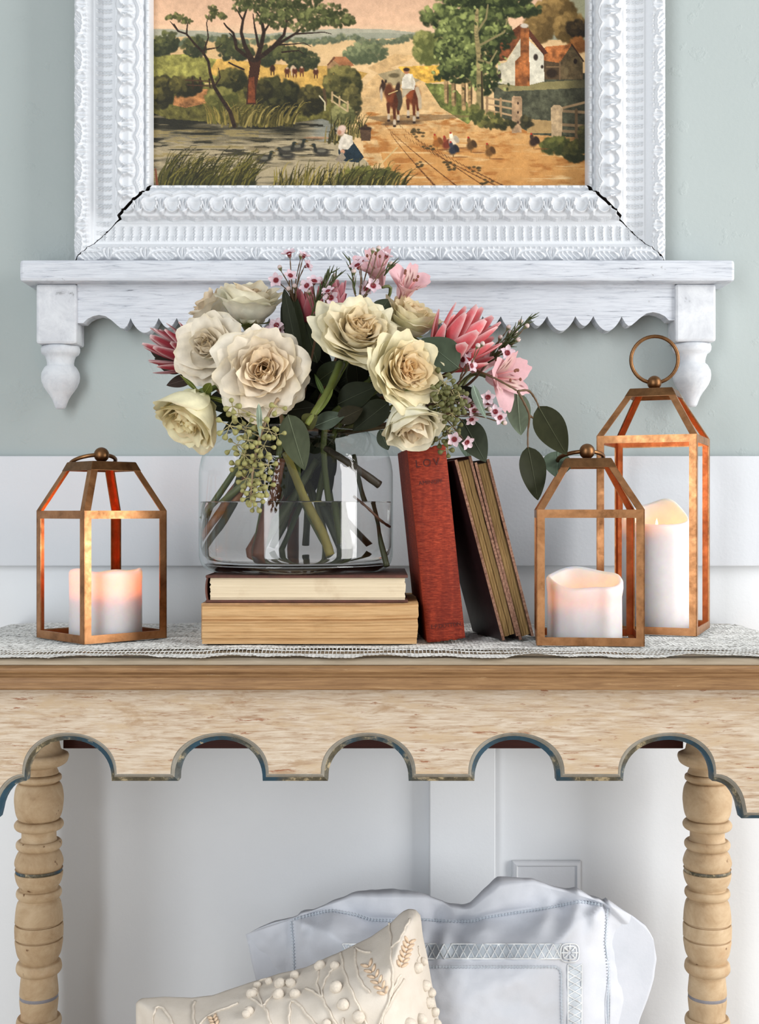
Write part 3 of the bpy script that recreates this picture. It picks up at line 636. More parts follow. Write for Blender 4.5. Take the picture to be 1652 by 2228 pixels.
tb = thing('console_table', 'old wooden console table with arched scalloped apron, limed finish and turned legs', 'table', (TX, 1.25, 0))
YF, YB, HW = 1.085, 1.420, 0.409
def rect_loft(prof, hw, yf, yb, front_only=False):
    """profile (outward, z) swept round the front and the two ends"""
    V = []
    for o_, z in prof:
        V += [(TX-hw-o_, yb, z), (TX-hw-o_, yf-o_, z), (TX+hw+o_, yf-o_, z), (TX+hw+o_, yb, z)]
    n = len(prof)
    Fs = [(i*4+k, i*4+k+1, (i+1)*4+k+1, (i+1)*4+k) for i in range(n-1) for k in range(3)]
    return V, Fs
prof = [(-0.004, TZ), (-0.001, TZ), (0.002, TZ-0.0008), (0.0035, TZ-0.0022), (0.0042, TZ-0.0042), (0.0042, TZ-0.0052), (0.002, TZ-0.0056), (-0.01, TZ-0.0056)]
V, Fs = rect_loft(prof, HW, YF, YB)
n = len(prof)
top = MB().add(V, Fs + [(0, 1, 2, 3), ((n-1)*4+3, (n-1)*4+2, (n-1)*4+1, (n-1)*4)] + [(i*4, (i+1)*4, (i+1)*4+3, i*4+3) for i in range(n-1)])
autosmooth(top.build('tabletop', MT['tabletop'], tb), 40)
z0 = TZ-0.0056
prof = [(-0.01, z0), (0.0045, z0), (0.0062, z0-0.0010), (0.0070, z0-0.003), (0.0066, z0-0.0055), (0.0058, z0-0.0066), (0.0075, z0-0.0072), (0.0084, z0-0.0082), (0.0080, z0-0.0094), (0.0064, z0-0.0102), (0.0060, z0-0.013),
        (0.0066, z0-0.0155), (0.0080, z0-0.0172), (0.0086, z0-0.0190), (0.0078, z0-0.0206), (0.0055, z0-0.0212), (-0.012, z0-0.0212)]
V, Fs = rect_loft(prof, HW, YF, YB)
autosmooth(MB().add(V, Fs).build('edge_moulding', MT['moulding'], tb), 50)
ZA = z0-0.0212
# front apron: face, chamfered grey band, blue painted edge
YA = 1.094
def apron_outline():
    A, C = [], []
    def seg(a, c):
        A.append(a); C.append(c)
    arches = [(146, 52, 239), (481, 386, 570), (801, 713, 890), (1119, 1034, 1214), (1460, 1360, 1555)]
    seg((-186, 1770), (-186, 1785)); seg((-16, 1768), (-9, 1785))
    for k in range(1, 9):
        u = k/9; a_ = u*math.pi/2
        seg((-14+64*(1-math.cos(a_))+0*u, 1766-82*math.sin(a_)), (-6+62*(1-math.cos(a_)), 1783-80*math.sin(a_)))
    for i, (c_, l, r) in enumerate(arches):
        rw, lw = r-c_, c_-l
        aw_l, aw_r = lw+15, rw+15
        if i == 0: aw_l = lw+4
        if i == 4: aw_r = rw+4
        top_a, top_c = 1594, 1613
        yl_a, yl_c = (1684, 1703)
        n = 26
        for k in range(n+1):
            ph = math.pi*k/n; cs, sn = -math.cos(ph), math.sin(ph)
            sh_ = max(sn, 0.0)**0.86
            xa = c_+(aw_r if cs > 0 else aw_l)*cs; xc = c_+(rw if cs > 0 else lw)*cs
            seg((xa, yl_a-(yl_a-top_a)*sh_), (xc, yl_c-(yl_c-top_c)*sh_))
    for k in range(1, 9):
        u = k/9; a_ = (1-u)*math.pi/2
        seg((1618+14-8-64*(1-math.cos(a_)), 1766-82*math.sin(a_)), (1616-62*(1-math.cos(a_)), 1783-80*math.sin(a_)))
    seg((1626, 1768), (1619, 1785)); seg((1812, 1770), (1812, 1785))
    return A, C
A, C = apron_outline(); nA = len(A)
TH = 0.020
A3 = [W(x, y, YA) for x, y in A]
Bm = [(0.52*a[0]+0.48*c[0], 0.52*a[1]+0.48*c[1]) for a, c in zip(A, C)]
B3 = [W(x, y, YA) for x, y in Bm]; B3b = [Vector((p.x, YA+0.0045, p.z)) for p in B3]; A3b = [Vector((p.x, YA+0.0012, p.z)) for p in A3]
C3 = [Vector((W(x, y, YA).x, YA+0.0075, W(x, y, YA).z)) for x, y in C]
D3 = [Vector((p.x, YA+TH, p.z)) for p in C3]
T3 = [Vector((p.x, YA, ZA)) for p in A3]; T3b = [Vector((p.x, YA+TH, ZA)) for p in A3]
def strip(rows):
    V = [p for r in rows for p in r]; m = len(rows[0])
    return V, [(i*m+k, i*m+k+1, (i+1)*m+k+1, (i+1)*m+k) for i in range(len(rows)-1) for k in range(m-1)]
mid = [[Vector((a.x, YA, a.z+(ZA-a.z)*q)) for a in A3] for q in (0.0, 0.5, 1.0)]
V, Fs = strip([A3]+mid[1:]+[T3b, D3])
obj('front_apron', V, Fs, MT['apron'], tb, sm=False)
B3c = [Vector((p.x, YA+0.0050, p.z)) for p in B3]
mid2 = [Vector((0.5*(a.x+b.x), YA+0.0014, 0.5*(a.z+b.z)+0.0004)) for a, b in zip(A3, B3)]
V, Fs = strip([A3, A3b, mid2, B3b])
autosmooth(obj('grey_moulded_band', V, Fs, MT['greyband'], tb, 'grey painted sloping band round the arches', sm=False), 45)
V, Fs = strip([B3b, C3, D3])
autosmooth(obj('painted_edge', V, Fs, MT['blueband'], tb, 'worn dark blue painted edge of the arches', sm=False), 45)
for s_ in (-1, 1):
    xo = TX+s_*(HW-0.004)
    MB().box((xo, YA+TH, ZA-0.024), (xo-s_*0.018, YB-0.012, ZA)).build('side_apron', MT['apron'], tb)
zr = W(0, 1626.5, 1.39).z
MB().box((TX-0.366+0.02, 1.385, zr), (TX+0.366-0.02, 1.400, ZA)).build('back_rail', MT['darkrail'], tb, 'dark stained back rail')
MB().box((TX-HW+0.02, YA+TH, ZA-0.012), (TX+HW-0.02, 1.385, ZA-0.0005)).build('top_underframe', MT['darkrail'], tb)
# turned legs; profile measured downwards in pixels at the rear legs' depth
kl = 1.36/F
zl = lambda y: ZC-(y-CY)*kl
bits = [(1500, 46), (1612, 46), (1640, 62), (1652, 62), (1660, 58), (1666, 48), (1669, 41), (1682, 42), (1683, 38), (1686, 46), (1690, 48), (1695, 48), (1699, 44), (1702, 42), (1704, 45), (1715, 50), (1735, 52.5), (1752, 51.5), (1768, 49), (1780, 44), (1783, 43),
        (1784, 47), (1790, 52), (1797, 52), (1803, 47), (1804, 41), (1826, 41), (1827, 44), (1832, 48.5), (1840, 48.5), (1846, 44), (1847, 42), (1852, 44), (1862, 49), (1876, 52), (1888, 51)]
bits2 = [(1888, 51), (1889, 48.5), (1896, 48.5), (1897, 51), (1910, 49.5), (1922, 45), (1932, 42), (1934, 46), (1940, 48.5), (1946, 48), (1952, 44), (1954, 43), (1962, 46), (1980, 49.5), (2000, 51), (2003, 51), (2004, 49), (2008, 49), (2010, 51.5), (2034, 51.5), (2036, 51), (2037, 49),
         (2041, 49), (2043, 51), (2058, 49.5), (2074, 46), (2088, 42), (2090, 42), (2092, 46), (2100, 48.5), (2108, 48.5), (2115, 44), (2117, 41.5), (2160, 41.5), (2161, 39.5)]
bits3 = [(2161, 39.5), (2171, 39.5), (2172, 41.5), (2210, 41.5), (2211, 45), (2218, 48), (2226, 48), (2233, 44), (2235, 41), (2262, 44), (2300, 51), (2340, 52), (2370, 47), (2390, 41), (2392, 47), (2402, 49), (2412, 46), (2414, 41), (2450, 42), (2500, 50), (2540, 51), (2580, 45), (2600, 40)]
zend = zl(2600)
low = [(40, 0.185), (46, 0.18), (46, 0.175), (40, 0.17), (52, 0.165), (52, 0.09), (40, 0.085), (46, 0.08), (50, 0.06), (46, 0.035), (36, 0.02), (38, 0.008), (34, 0.0)]
zs = 0.19/zend
def legparts(x, y):
    P = [(0.0041, ZA-0.0002), (bits[0][1]*kl, ZA-0.0002), (bits[0][1]*kl, ZA-0.004)]+[(r*kl, zl(yy)) for yy, r in bits[1:]]; Q = [(r*kl, zl(yy)) for yy, r in bits2]; R_ = [(r*kl, zl(yy)) for yy, r in bits3]+[(r*kl, z) for r, z in low]
    PR = P+Q+R_
    rr_ = [p[0] for p in PR]
    PR = [(r-(0.0016 if 0 < i < len(PR)-1 and r < rr_[i-1]+1e-9 and r < rr_[i+1]-0.6*kl or (0 < i < len(PR)-1 and r <= rr_[i+1]+1e-9 and r < rr_[i-1]-0.6*kl) else 0), z) for i, (r, z) in enumerate(PR)]
    mb = MB().lathe([(max(q.x, 0.004), q.z) for q in bez([(r, 0, z) for r, z in PR], 4)], (x, y, 0), 48); o = mb.build('leg', MT['leg'], tb); autosmooth(o, 48)
    g1 = MB().lathe([(r*kl*1.004+0.0001, zl(yy)) for yy, r in ((1889, 48.6), (1890.5, 49.4), (1894.5, 49.4), (1896, 48.6))], (x, y, 0), 40).build('painted_groove', MT['blueband'], o, 'worn blue ring', sm=True)
    g2_ = MB().lathe([(r*kl*1.004+0.0001, zl(yy)) for yy, r in ((2161, 39.6), (2163, 40.6), (2169, 40.6), (2171, 39.6))], (x, y, 0), 40).build('painted_groove', MT['greyring'], o, 'grey ring', sm=True)
MT['greyring'] = mat_plain('grey_ring_paint', (128, 126, 132), 0.5, 0.1)
for x, y in ((TX-0.3663, 1.36), (TX+0.3663, 1.36), (TX-0.388, 1.142), (TX+0.388, 1.142)): legparts(x, y)
MB().box((TX-0.38, 1.12, 0.115), (TX+0.38, 1.385, 0.137)).build('lower_shelf', MT['moulding'], tb, bevel=0.003)

# ---------------------------------------------------------------- lace runner
LZ = TZ+0.0012
def lace():
    rng = np.random.default_rng(3)
    x0, x1, y0, y1 = TX-HW-0.003, TX+HW+0.003, YF-0.0022, 1.402
    nx, ny = 236, 84
    cx_ = (x1-x0)/nx
    dep = np.full(ny, 1.0); dep[:5] = 1.1; dep[5:9] = 3.2; dep = dep/dep.sum()*(y1-y0); YR = np.r_[y0, y0+np.cumsum(dep)]
    I, J = np.meshgrid(np.arange(nx), np.arange(ny), indexing='ij'); I = I.ravel(); J = J.ravel()
    fill = np.full(I.shape, 0.0)
    hx = np.full(I.shape, 0.40); hy = np.full(I.shape, 0.30)
    edge = J < 5; net = (J >= 5) & (J < 9); b2 = (J >= 9) & (J < 11)
    hx[edge] = 0.16; hy[edge] = 0.14; hx[net] = 0.80; hy[net] = 0.80; hx[b2] = 0.18; hy[b2] = 0.2
    # woven flowers and solid blocks further back
    fl = (np.sin(I*0.42)*np.sin(J*0.5) > 0.42) & (J >= 14); hx[fl] = 0.12; hy[fl] = 0.12
    op = (np.sin(I*0.21+1)*np.sin(J*0.31+2) > 0.45) & (J >= 14) & ~fl; hx[op] = 0.66; hy[op] = 0.58
    hx *= 0.85+0.3*rng.random(I.shape); hy *= 0.85+0.3*rng.random(I.shape)
    jx = (rng.random(I.shape)-0.5)*0.08; jy = (rng.random(I.shape)-0.5)*0.08
    q = np.array([(0, 0), (1, 0), (1, 1), (0, 1)], float)
    out = np.stack([I, J], 1)[:, None, :]+q[None]
    cen = np.stack([I+0.5+jx, J+0.5+jy], 1)[:, None, :]
    inn = cen+(q[None]-0.5)*np.stack([hx, hy], 1)[:, None, :]
    P = np.concatenate([out, inn], 1).reshape(-1, 2)
    x = x0+P[:, 0]*cx_; y = np.interp(P[:, 1], np.arange(ny+1), YR)
    # scalloped, rumpled front edge
    wob = 0.0035*np.sin(x*47)+0.0022*np.sin(x*101+1.3)+0.0012*np.sin(x*330)+0.0010*np.sin(x*900)
    k = np.clip(1-(y-y0)/0.05, 0, 1)**2
    z = LZ+0.0016*k*(np.sin(x*47+0.6)+0.7*np.sin(x*93+2)) + 0.0014*np.clip(np.sin(x*38)*np.sin(y*120), 0, 1)
    z = np.maximum(z, LZ)
    z += 0.0042*np.exp(-((y-(y0+0.040))/0.016)**2)*(0.55+0.45*np.sin(x*9+2.2))
    y = y+wob*k+0.002*np.sin(x*30)*np.clip((y-1.36)/0.04, 0, 1)
    isin = np.tile(np.r_[np.zeros(4), np.ones(4)], len(I)); z = z-0.0005*isin+0.0004*rng.random(len(z))
    # the ends turn down over the sides of the table
    ov = np.maximum(0, np.abs(x-TX)-HW); z -= ov*0.9
    V = np.stack([x, y, z], 1)
    b = np.arange(len(I))*8
    Fs = np.concatenate([np.stack([b+k, b+(k+1) % 4, b+4+(k+1) % 4, b+4+k], 1) for k in range(4)])
    return V, Fs
t = NT('cotton_lace'); v = t.coord(); f = t.noise(v, 900, 3)
MT['lace'] = t.set(color=t.ramp(f, [(0.3, (228, 227, 222)), (0.7, (244, 243, 240))]), rough=0.9, spec=0.1, normal=t.bump(f, 0.6, 0.0006))
V, Fs = lace()
ln = obj('lace_runner', V, Fs, MT['lace'], None, sm=False)
ln['label'] = 'white crocheted lace runner with scalloped front border lying along the table top'; ln['category'] = 'table runner'
SZ = LZ+0.0016        # what stands on the lace stands at this height
# ---------------------------------------------------------------- lanterns
def brass(name, cols, rough=0.36):
    t = NT(name); v = t.coord(); f = t.noise(v, 42, 7, 0.7, 0.4); g_ = t.noise(v, 150, 4)
    c = t.ramp(f, cols)
    return t.set(color=c, metal=1.0, rough=t.ramp(g_, [(0.3, (158, 158, 158)), (0.8, (196, 196, 196))]), normal=t.bump(g_, 0.12, 0.0004))
MT['brass'] = brass('aged_brass', [(0.25, (112, 76, 48)), (0.45, (172, 122, 82)), (0.7, (200, 148, 104))])
MT['copper_in'] = brass('copper_inside', [(0.3, (150, 78, 44)), (0.6, (190, 104, 60)), (0.8, (206, 122, 72))])
MT['bronze'] = brass('dark_bronze', [(0.3, (94, 66, 44)), (0.6, (140, 102, 68))])
def lantern(name, label, base, yaw, s, hb, hr, cap_w, ring, ring_tilt, ring_yaw=0.0):
    """open brass house lantern; base = centre at the foot, s side, hb wall height, hr roof height"""
    ln = thing(name, label, 'lantern', base, 'brass candle lanterns on the lace runner')
    M = Matrix.Rotation(yaw, 3, 'Z'); B = Vector(base)
    T = lambda p: B+M @ Vector(p)
    w, th = 0.0078, 0.0011; h = s/2
    def leaf(P0, P1, e0, e1, nrm, name, mat=MT['brass'], parent=ln):
        """flat bar from P0 to P1, width vectors e0/e1, thickness along nrm (inwards)"""
        n_ = Vector(nrm)*th
        q = [P0, P1, P1+e1, P0+e0]
        return MB().hexa([T(p) for p in (q[0], q[1], q[2], q[3], q[0]+n_, q[1]+n_, q[2]+n_, q[3]+n_)])
    cs = [(-h, -h), (h, -h), (h, h), (-h, h)]
    c2 = cap_w/2; zc = hb+hr
    for i, (x, y) in enumerate(cs):
        ex = Vector((-np.sign(x)*w, 0, 0)); ey = Vector((0, -np.sign(y)*w, 0))
        P0, P1 = Vector((x, y, 0)), Vector((x, y, hb))
        mb = leaf(P0, P1, ex, ex, (0, -np.sign(y), 0), 'post'); m2 = leaf(P0, P1, ey, ey, (-np.sign(x), 0, 0), 'post'); mb.add(m2.v, m2.f)
        po = mb.build('post', MT['brass'], ln)
        # inner copper lining of the angle
        o = Vector((-np.sign(x)*th*1.15, -np.sign(y)*th*1.15, 0))
        inn = MB()
        for e in (ex*0.82, ey*0.82):
            a, b_ = P0+o+Vector((0, 0, .001)), P1+o-Vector((0, 0, .001))
            nn = Vector((0, -np.sign(y), 0)) if abs(e.x) > 0 else Vector((-np.sign(x), 0, 0))
            inn.hexa([T(p) for p in (a, b_, b_+e, a+e, a+nn*.0003, b_+nn*.0003, b_+e+nn*.0003, a+e+nn*.0003)])
        inn.build('post_lining', MT['copper_in'], po, 'copper red inside of the post')
        # roof bar, folded along the hip
        Q0, Q1 = Vector((x, y, hb)), Vector((np.sign(x)*c2, np.sign(y)*c2, zc))
        rb = MB(); lin_ = MB()
        for e in (ex, ey):
            nx_ = Vector((0, 1, 0)) if abs(e.x) > 0 else Vector((1, 0, 0))
            sd = np.sign(y) if abs(e.x) > 0 else np.sign(x)
            n_ = (Vector((0, 0, -(h-c2))) + nx_*(-sd)*hr).normalized()
            q = [Q0, Q1, Q1+e*0.92, Q0+e*0.92]
            rb.hexa([T(p) for p in q]+[T(p+n_*th) for p in q])
            q = [p+n_*th*1.1 for p in (Q0, Q1, Q1+e*0.8, Q0+e*0.8)]
            lin_.hexa([T(p) for p in q]+[T(p+n_*.0003) for p in q])
        r_ = rb.build('roof_bar', MT['bronze'] if False else MT['brass'], ln); lin_.build('roof_bar_lining', MT['copper_in'], r_, 'copper red inside of the roof bar')
        # rails
        x2, y2 = cs[(i+1) % 4]
        d_ = (Vector((x2, y2, 0))-Vector((x, y, 0))).normalized(); inn_ = Vector((-d_.y, d_.x, 0))
        for z0_, z1_, nm in ((0, w, 'base_rail'), (hb-w, hb, 'top_rail')):
            a = Vector((x, y, z0_))+d_*w*1.0; b_ = Vector((x2, y2, z0_))-d_*w*1.0
            up = Vector((0, 0, z1_-z0_))
            mb = leaf(a, b_, up, up, inn_, nm)
            if nm == 'base_rail':
                q = [a+inn_*th, b_+inn_*th, b_+inn_*w*0.9, a+inn_*w*0.9]
                mb.hexa([T(p) for p in q]+[T(p+Vector((0, 0, th))) for p in q])
            rr = mb.build(nm, MT['brass'], ln)
            a2, b2 = a+inn_*th*1.1+Vector((0, 0, .0012)), b_+inn_*th*1.1+Vector((0, 0, .0012)); up2 = Vector((0, 0, z1_-z0_-.0024))
            MB().hexa([T(p) for p in (a2, b2, b2+up2, a2+up2, a2+inn_*.0003, b2+inn_*.0003, b2+up2+inn_*.0003, a2+up2+inn_*.0003)]).build('rail_lining', MT['copper_in'], rr, 'copper red inside of the rail')
    # cap: hollow truncated pyramid with a flat lid
    g_ = 0.0078; c3 = c2+g_*(h-c2)/hr*1.0; z1 = zc-g_
    cap = MB(); V = []
    for cc, z in ((c3+.0006, z1-.0003), (c2+.0006, zc+.0006), (c2-.0008, zc+.0004), (c3-.0012, z1-.0003)):
        V += [T((x*cc, y*cc, z)) for x, y in ((-1, -1), (1, -1), (1, 1), (-1, 1))]
    cap.add(V, [(i*4+k, i*4+(k+1) % 4, ((i+1) % 4)*4+(k+1) % 4, ((i+1) % 4)*4+k) for i in range(4) for k in range(4)])
    cap.hexa([T((x*(c2+.0004), y*(c2+.0004), z)) for z in (zc, zc+.0009) for x, y in ((-1, -1), (1, -1), (1, 1), (-1, 1))])
    cap.build('cap', MT['bronze'], ln, bevel=0.0004)
    rb_ = 0.0076; bc = Vector((0, 0, zc+rb_+0.0006))
    MB().ball(T(bc), rb_, 24, 14).build('finial_ball', MT['bronze'], ln, sm=True)
    # ring through the ball
    rc = ring-0.004
    ax = Matrix.Rotation(ring_yaw-yaw, 3, 'Z')
    pts = []
    for k in range(41):
        a_ = 2*math.pi*k/40
        p = Vector((ring*math.sin(a_), 0, ring*(1-math.cos(a_))))
        p = Matrix.Rotation(-ring_tilt, 3, 'X') @ p
        pts.append(T(bc+Vector((0, 0, 0.0))+ax @ p))
    MB().tube(pts, 0.0020, 10, cap=False).build('ring', MT['bronze'], ln, sm=True)
    return ln
lantern('candle_lantern', 'short brass lantern on the left, turned cornerwise, its ring fallen back', (-0.2774, 1.2379, SZ), math.radians(43.4), 0.0925, 0.1265, 0.0475, 0.048, 0.0225, math.radians(108), math.radians(36))
lantern('candle_lantern', 'short brass lantern on the right, square to the front, ring laid down', (0.2022, 1.2085, SZ), math.radians(-6), 0.1000, 0.1275, 0.0485, 0.0425, 0.0225, math.radians(106), math.radians(8))
lantern('candle_lantern', 'tall brass lantern at back right with its ring standing upright', (0.2917, 1.3164, SZ), math.radians(-22), 0.1020, 0.2040, 0.0500, 0.0430, 0.0245, math.radians(-3), math.radians(-6))

# ---------------------------------------------------------------- candles
t = NT('candle_wax'); v = t.coord(); f = t.noise(v, 60, 4)
MT['wax'] = t.set(color=t.ramp(f, [(0.3, (214, 208, 208)), (0.7, (222, 216, 216))]), rough=0.42, spec=0.4, sss=1.0, sssr=(1.0, 0.56, 0.24), ssss=0.022, normal=t.bump(f, 0.08, 0.001))
MT['wick'] = mat_plain('wick', (40, 32, 28), 0.9)
t = NT('flame'); em = t.n('ShaderNodeEmission'); em.inputs[0].default_value = (1, 0.50, 0.14, 1); em.inputs[1].default_value = 8; t.l(em.outputs[0], t.out.inputs[0]); MT['flame'] = t.m
def candle(label, c, R, rim, depth, power, seed, lip=0.0, bulge=0.0):
    """c centre of foot; rim(phi) height of the rim; hollow burnt down to depth below it"""
    cd = thing('pillar_candle', label, 'candle', c)
    n = 64; rows = []
    rng = np.random.default_rng(seed)
    ph = np.arange(n)*2*math.pi/n
    H = np.array([rim(p) for p in ph]); hm = H.min()-depth
    wob = 1+0.006*np.sin(3*ph+seed)+0.005*np.sin(5*ph+2*seed)
    def ring(r, z): rows.append(np.stack([c[0]+r*wob*np.cos(ph), c[1]+r*wob*np.sin(ph), c[2]+z+0*ph], 1))
    ring(R*0.5+0*ph, 0*ph); ring(R*0.985+0*ph, 0*ph); ring(R+0*ph, 0.0015+0*ph)
    for u in (0.15, 0.3, 0.45, 0.6, 0.72, 0.82): ring(R*(1-0.012*u)+0*ph, (H-0.016)*u/0.82)
    ring(R*(0.992+bulge*0.5)+0*ph, H-0.013); ring(R*(1.0+bulge)+0*ph, H-0.008); ring(R*(0.995+bulge)+0*ph, H-0.003); ring(R*(0.965+bulge*.4)+0*ph, H-0.0004)
    ring(R*0.925+0*ph, H-0.0002); ring(R*0.885+0*ph, H-0.003)
    for u in (0.35, 0.7, 0.92): ring(R*(0.87-0.04*u)+0*ph, H-0.003+(hm-(H-0.003))*u)
    ring(R*0.77+0*ph, hm+0*ph); ring(R*0.4+0*ph, hm-0.0012+0*ph); ring(R*0.02+0*ph, hm-0.0016+0*ph)
    V = np.vstack(rows); Fc = grid_faces(len(rows), n, cv=True)
    obj('wax_body', V, Fc, MT['wax'], cd)
    wk = [Vector((c[0], c[1], c[2]+hm-0.002)), Vector((c[0]+.0006, c[1], c[2]+hm+0.004)), Vector((c[0]+.0016, c[1], c[2]+hm+0.008))]
    MB().tube(wk, 0.0008, 6).build('wick', MT['wick'], cd)
    fz = c[2]+hm+0.0065
    MB().lathe([(0.0002, 0), (0.0012, 0.0012), (0.0015, 0.003), (0.0011, 0.0052), (0.0005, 0.0072), (0.0001, 0.0085)], (c[0]+.0014, c[1], fz), 12).build('flame', MT['flame'], cd, sm=True)
    l = bpy.data.lights.new('candle_light', 'POINT'); l.energy = power; l.specular_factor = 0.5; l.color = (1.0, 0.34, 0.085); l.shadow_soft_size = 0.006
    lo = bpy.data.objects.new('candle_light', l); COL.objects.link(lo); lo.parent = cd; lo.location = (0.0014, 0, fz+0.005-c[2]); lo['kind'] = 'helper'
    return cd
candle('squat white pillar candle glowing pink in the left lantern', (-0.2730, 1.2360, SZ), 0.0358, lambda p: 0.0675+0.0014*math.sin(2*p+0.5)+0.001*math.sin(5*p)-0.0012*math.sin(p), 0.022, 0.12, 1)
candle('squat white pillar candle with slumped rolled rim in the front right lantern', (0.1995, 1.2085, SZ), 0.0362, lambda p: 0.0615+0.0085*math.sin(p)+0.0012*math.sin(4*p+1), 0.020, 0.032, 2, bulge=0.028)
def tallrim(p):
    b_ = 0.5+0.5*math.sin(p)            # back of the rim stands higher
    return 0.1125+0.020*b_**1.3+0.010*math.exp(-((p-0.9)/0.55)**2)
candle('tall white pillar candle with a broken rim burning in the tall lantern', (0.2925, 1.3150, SZ), 0.0352, tallrim, 0.009, 0.042, 3)

# ---------------------------------------------------------------- books
def M_pages(name, cols, scale, nscale=10, bump=0.4):
    t = NT(name); v = t.coord(scale); f = t.noise(v, nscale, 7, 0.75, 0.2); g_ = t.noise(t.coord(), 40, 5, 0.6)
    c = t.ramp(f, cols); c = t.mix(t.ramp(g_, [(0.58, (0, 0, 0)), (0.75, (130, 130, 130))]), c, rgba((150, 112, 70)))
    return t.set(color=c, rough=0.8, spec=0.15, normal=t.bump(f, bump, 0.0009))
MT['pages_tan'] = M_pages('browned_page_edges', [(0.2, (118, 84, 52)), (0.36, (188, 148, 102)), (0.55, (206, 168, 122)), (0.8, (224, 192, 150))], (3, 3, 140))
MT['pages_cream'] = M_pages('cream_page_edges', [(0.2, (176, 154, 124)), (0.4, (216, 198, 168)), (0.8, (228, 212, 184))], (1.5, 1.5, 190), 8, 0.25)
MT['cover_brown'] = mat_plain('brown_cloth_cover', (86, 50, 40), 0.7, 0.15, 90, 0.2)
MT['cover_tan'] = mat_plain('worn_tan_cover', (172, 134, 96), 0.75, 0.15, 60, 0.2)
t = NT('red_book_cloth'); v = t.coord((60, 60, 260)); f = t.noise(v, 3.0, 6, 0.7); g_ = t.noise(t.coord((60, 60, 8)), 2.0, 4); wv = t.noise(t.coord((900, 900, 160)), 1, 2); wh = t.noise(t.coord((60, 60, 1400)), 1, 2)
c = t.ramp(f, [(0.25, (78, 24, 18)), (0.45, (128, 44, 28)), (0.65, (166, 66, 42)), (0.85, (200, 108, 78))])
c = t.mix(t.ramp(g_, [(0.38, (0, 0, 0)), (0.62, (190, 190, 190))]), c, rgba((96, 32, 24)))
c = t.mix(t.ramp(wh, [(0.62, (0, 0, 0)), (0.72, (120, 120, 120))]), c, rgba((214, 124, 88)))
MT['red_cloth'] = t.set(color=c, rough=0.75, spec=0.2, normal=t.bump(wh, 0.25, 0.0004))
MT['dark_leather'] = mat_plain('dark_maroon_leather', (34, 18, 20), 0.42, 0.25, 140, 0.3, 0.0004, spec=0.4)
MT['worn_edge'] = M_pages('frayed_cover_edge', [(0.3, (70, 40, 34)), (0.55, (150, 112, 92)), (0.8, (196, 164, 140))], (300, 300, 300), 1.2)
MT['pages_gilt'] = M_pages('dulled_gilt_page_edges', [(0.2, (78, 56, 34)), (0.4, (132, 104, 66)), (0.7, (168, 138, 92)), (0.9, (190, 164, 120))], (140, 3, 3), 8, 0.35)
MT['ink'] = mat_plain('stamped_ink', (70, 20, 16), 0.7, 0.1)
KB = 1.1725/F
# lower thick book: only its text block with torn backing
bk = thing('old_book', 'thick coverless old book with browned page edges, bottom of the stack', 'book', (-0.066, 1.245, SZ))
def page_block(x0, x1, y0, y1, z0, z1, nx=70, nz=26, amp=0.0009, seed=1, bow=0.0):
    rng = np.random.default_rng(seed)
    rowoff = rng.normal(0, amp*0.55, nz); V = []
    xs = np.linspace(x0, x1, nx); zs_ = np.linspace(z0, z1, nz)
    for i, x in enumerate(xs):
        for j, z in enumerate(zs_):
            yy = y0+rowoff[j]+amp*0.6*mnoise.noise(Vector((x*60, z*400, seed)))+bow*math.sin(math.pi*j/(nz-1))
            V.append((x+0.0012*mnoise.noise(Vector((j*0.5, seed, 3)))*(1 if i in (0, nx-1) else 0), yy, z))
    Fs = [tuple(f) for f in grid_faces(nx, nz)]
    b = len(V); V += [(x0, y1, z0), (x0, y1, z1), (x1, y1, z0), (x1, y1, z1)]
    Fs += [(b, b+1)+tuple(range(nz-1, -1, -1)), tuple((nx-1)*nz+j for j in range(nz))+(b+3, b+2), (b, b+2, b+3, b+1),
           tuple(i*nz+nz-1 for i in range(nx))+(b+3, b+1), tuple(i*nz for i in range(nx-1, -1, -1))+(b, b+2)]
    return V, Fs
xa, xb = W(440, 0, 1.1725).x, W(909, 0, 1.1725).x
V, Fs = page_block(xa, xb, 1.1725, 1.318, SZ+0.0006, SZ+0.0372, seed=4, amp=0.0011)
V = [(v[0]+(0.0016*((v[2]-SZ)/0.037-0.5) if v[0] > 0 else 0), v[1], v[2]+(0.0022*max(0, (v[0]-xa)/(xb-xa)-0.75)*4*((v[2]-SZ)/0.037) if True else 0)) for v in V]
obj('page_block', V, Fs, MT['pages_tan'], bk, sm=False)
MB().box((xa-0.0006, 1.1745, SZ+0.0374), (xb-0.012, 1.319, SZ+0.0388)).build('torn_cover', MT['cover_tan'], bk)
MB().box((xa-0.0016, 1.178, SZ+0.004), (xa-0.0002, 1.318, SZ+0.0385)).build('spine_remnant', MT['cover_tan'], bk)
ZB1 = SZ+0.0390
bk2 = thing('old_book', 'brown cloth book with cream page edges under the glass vase', 'book', (-0.068, 1.25, ZB1))
xa2, xb2 = W(452, 0, 1.178).x, W(888, 0, 1.178).x
ct = 0.0026; hb2 = 0.0262
MB().box((xa2-.002, 1.178, ZB1), (xb2, 1.322, ZB1+ct)).build('back_cover', MT['cover_brown'], bk2, bevel=0.0006)
MB().box((xa2-.002, 1.178, ZB1+hb2-ct), (xb2, 1.322, ZB1+hb2)).build('front_cover', MT['cover_brown'], bk2, bevel=0.0006)
V, Fs = page_block(xa2+.002, xb2-0.0028, 1.1815, 1.318, ZB1+ct, ZB1+hb2-ct, nx=50, nz=20, amp=0.00035, seed=6)
obj('page_block', V, Fs, MT['pages_cream'], bk2, sm=False)
sp = MB(); n_ = 10; V = []
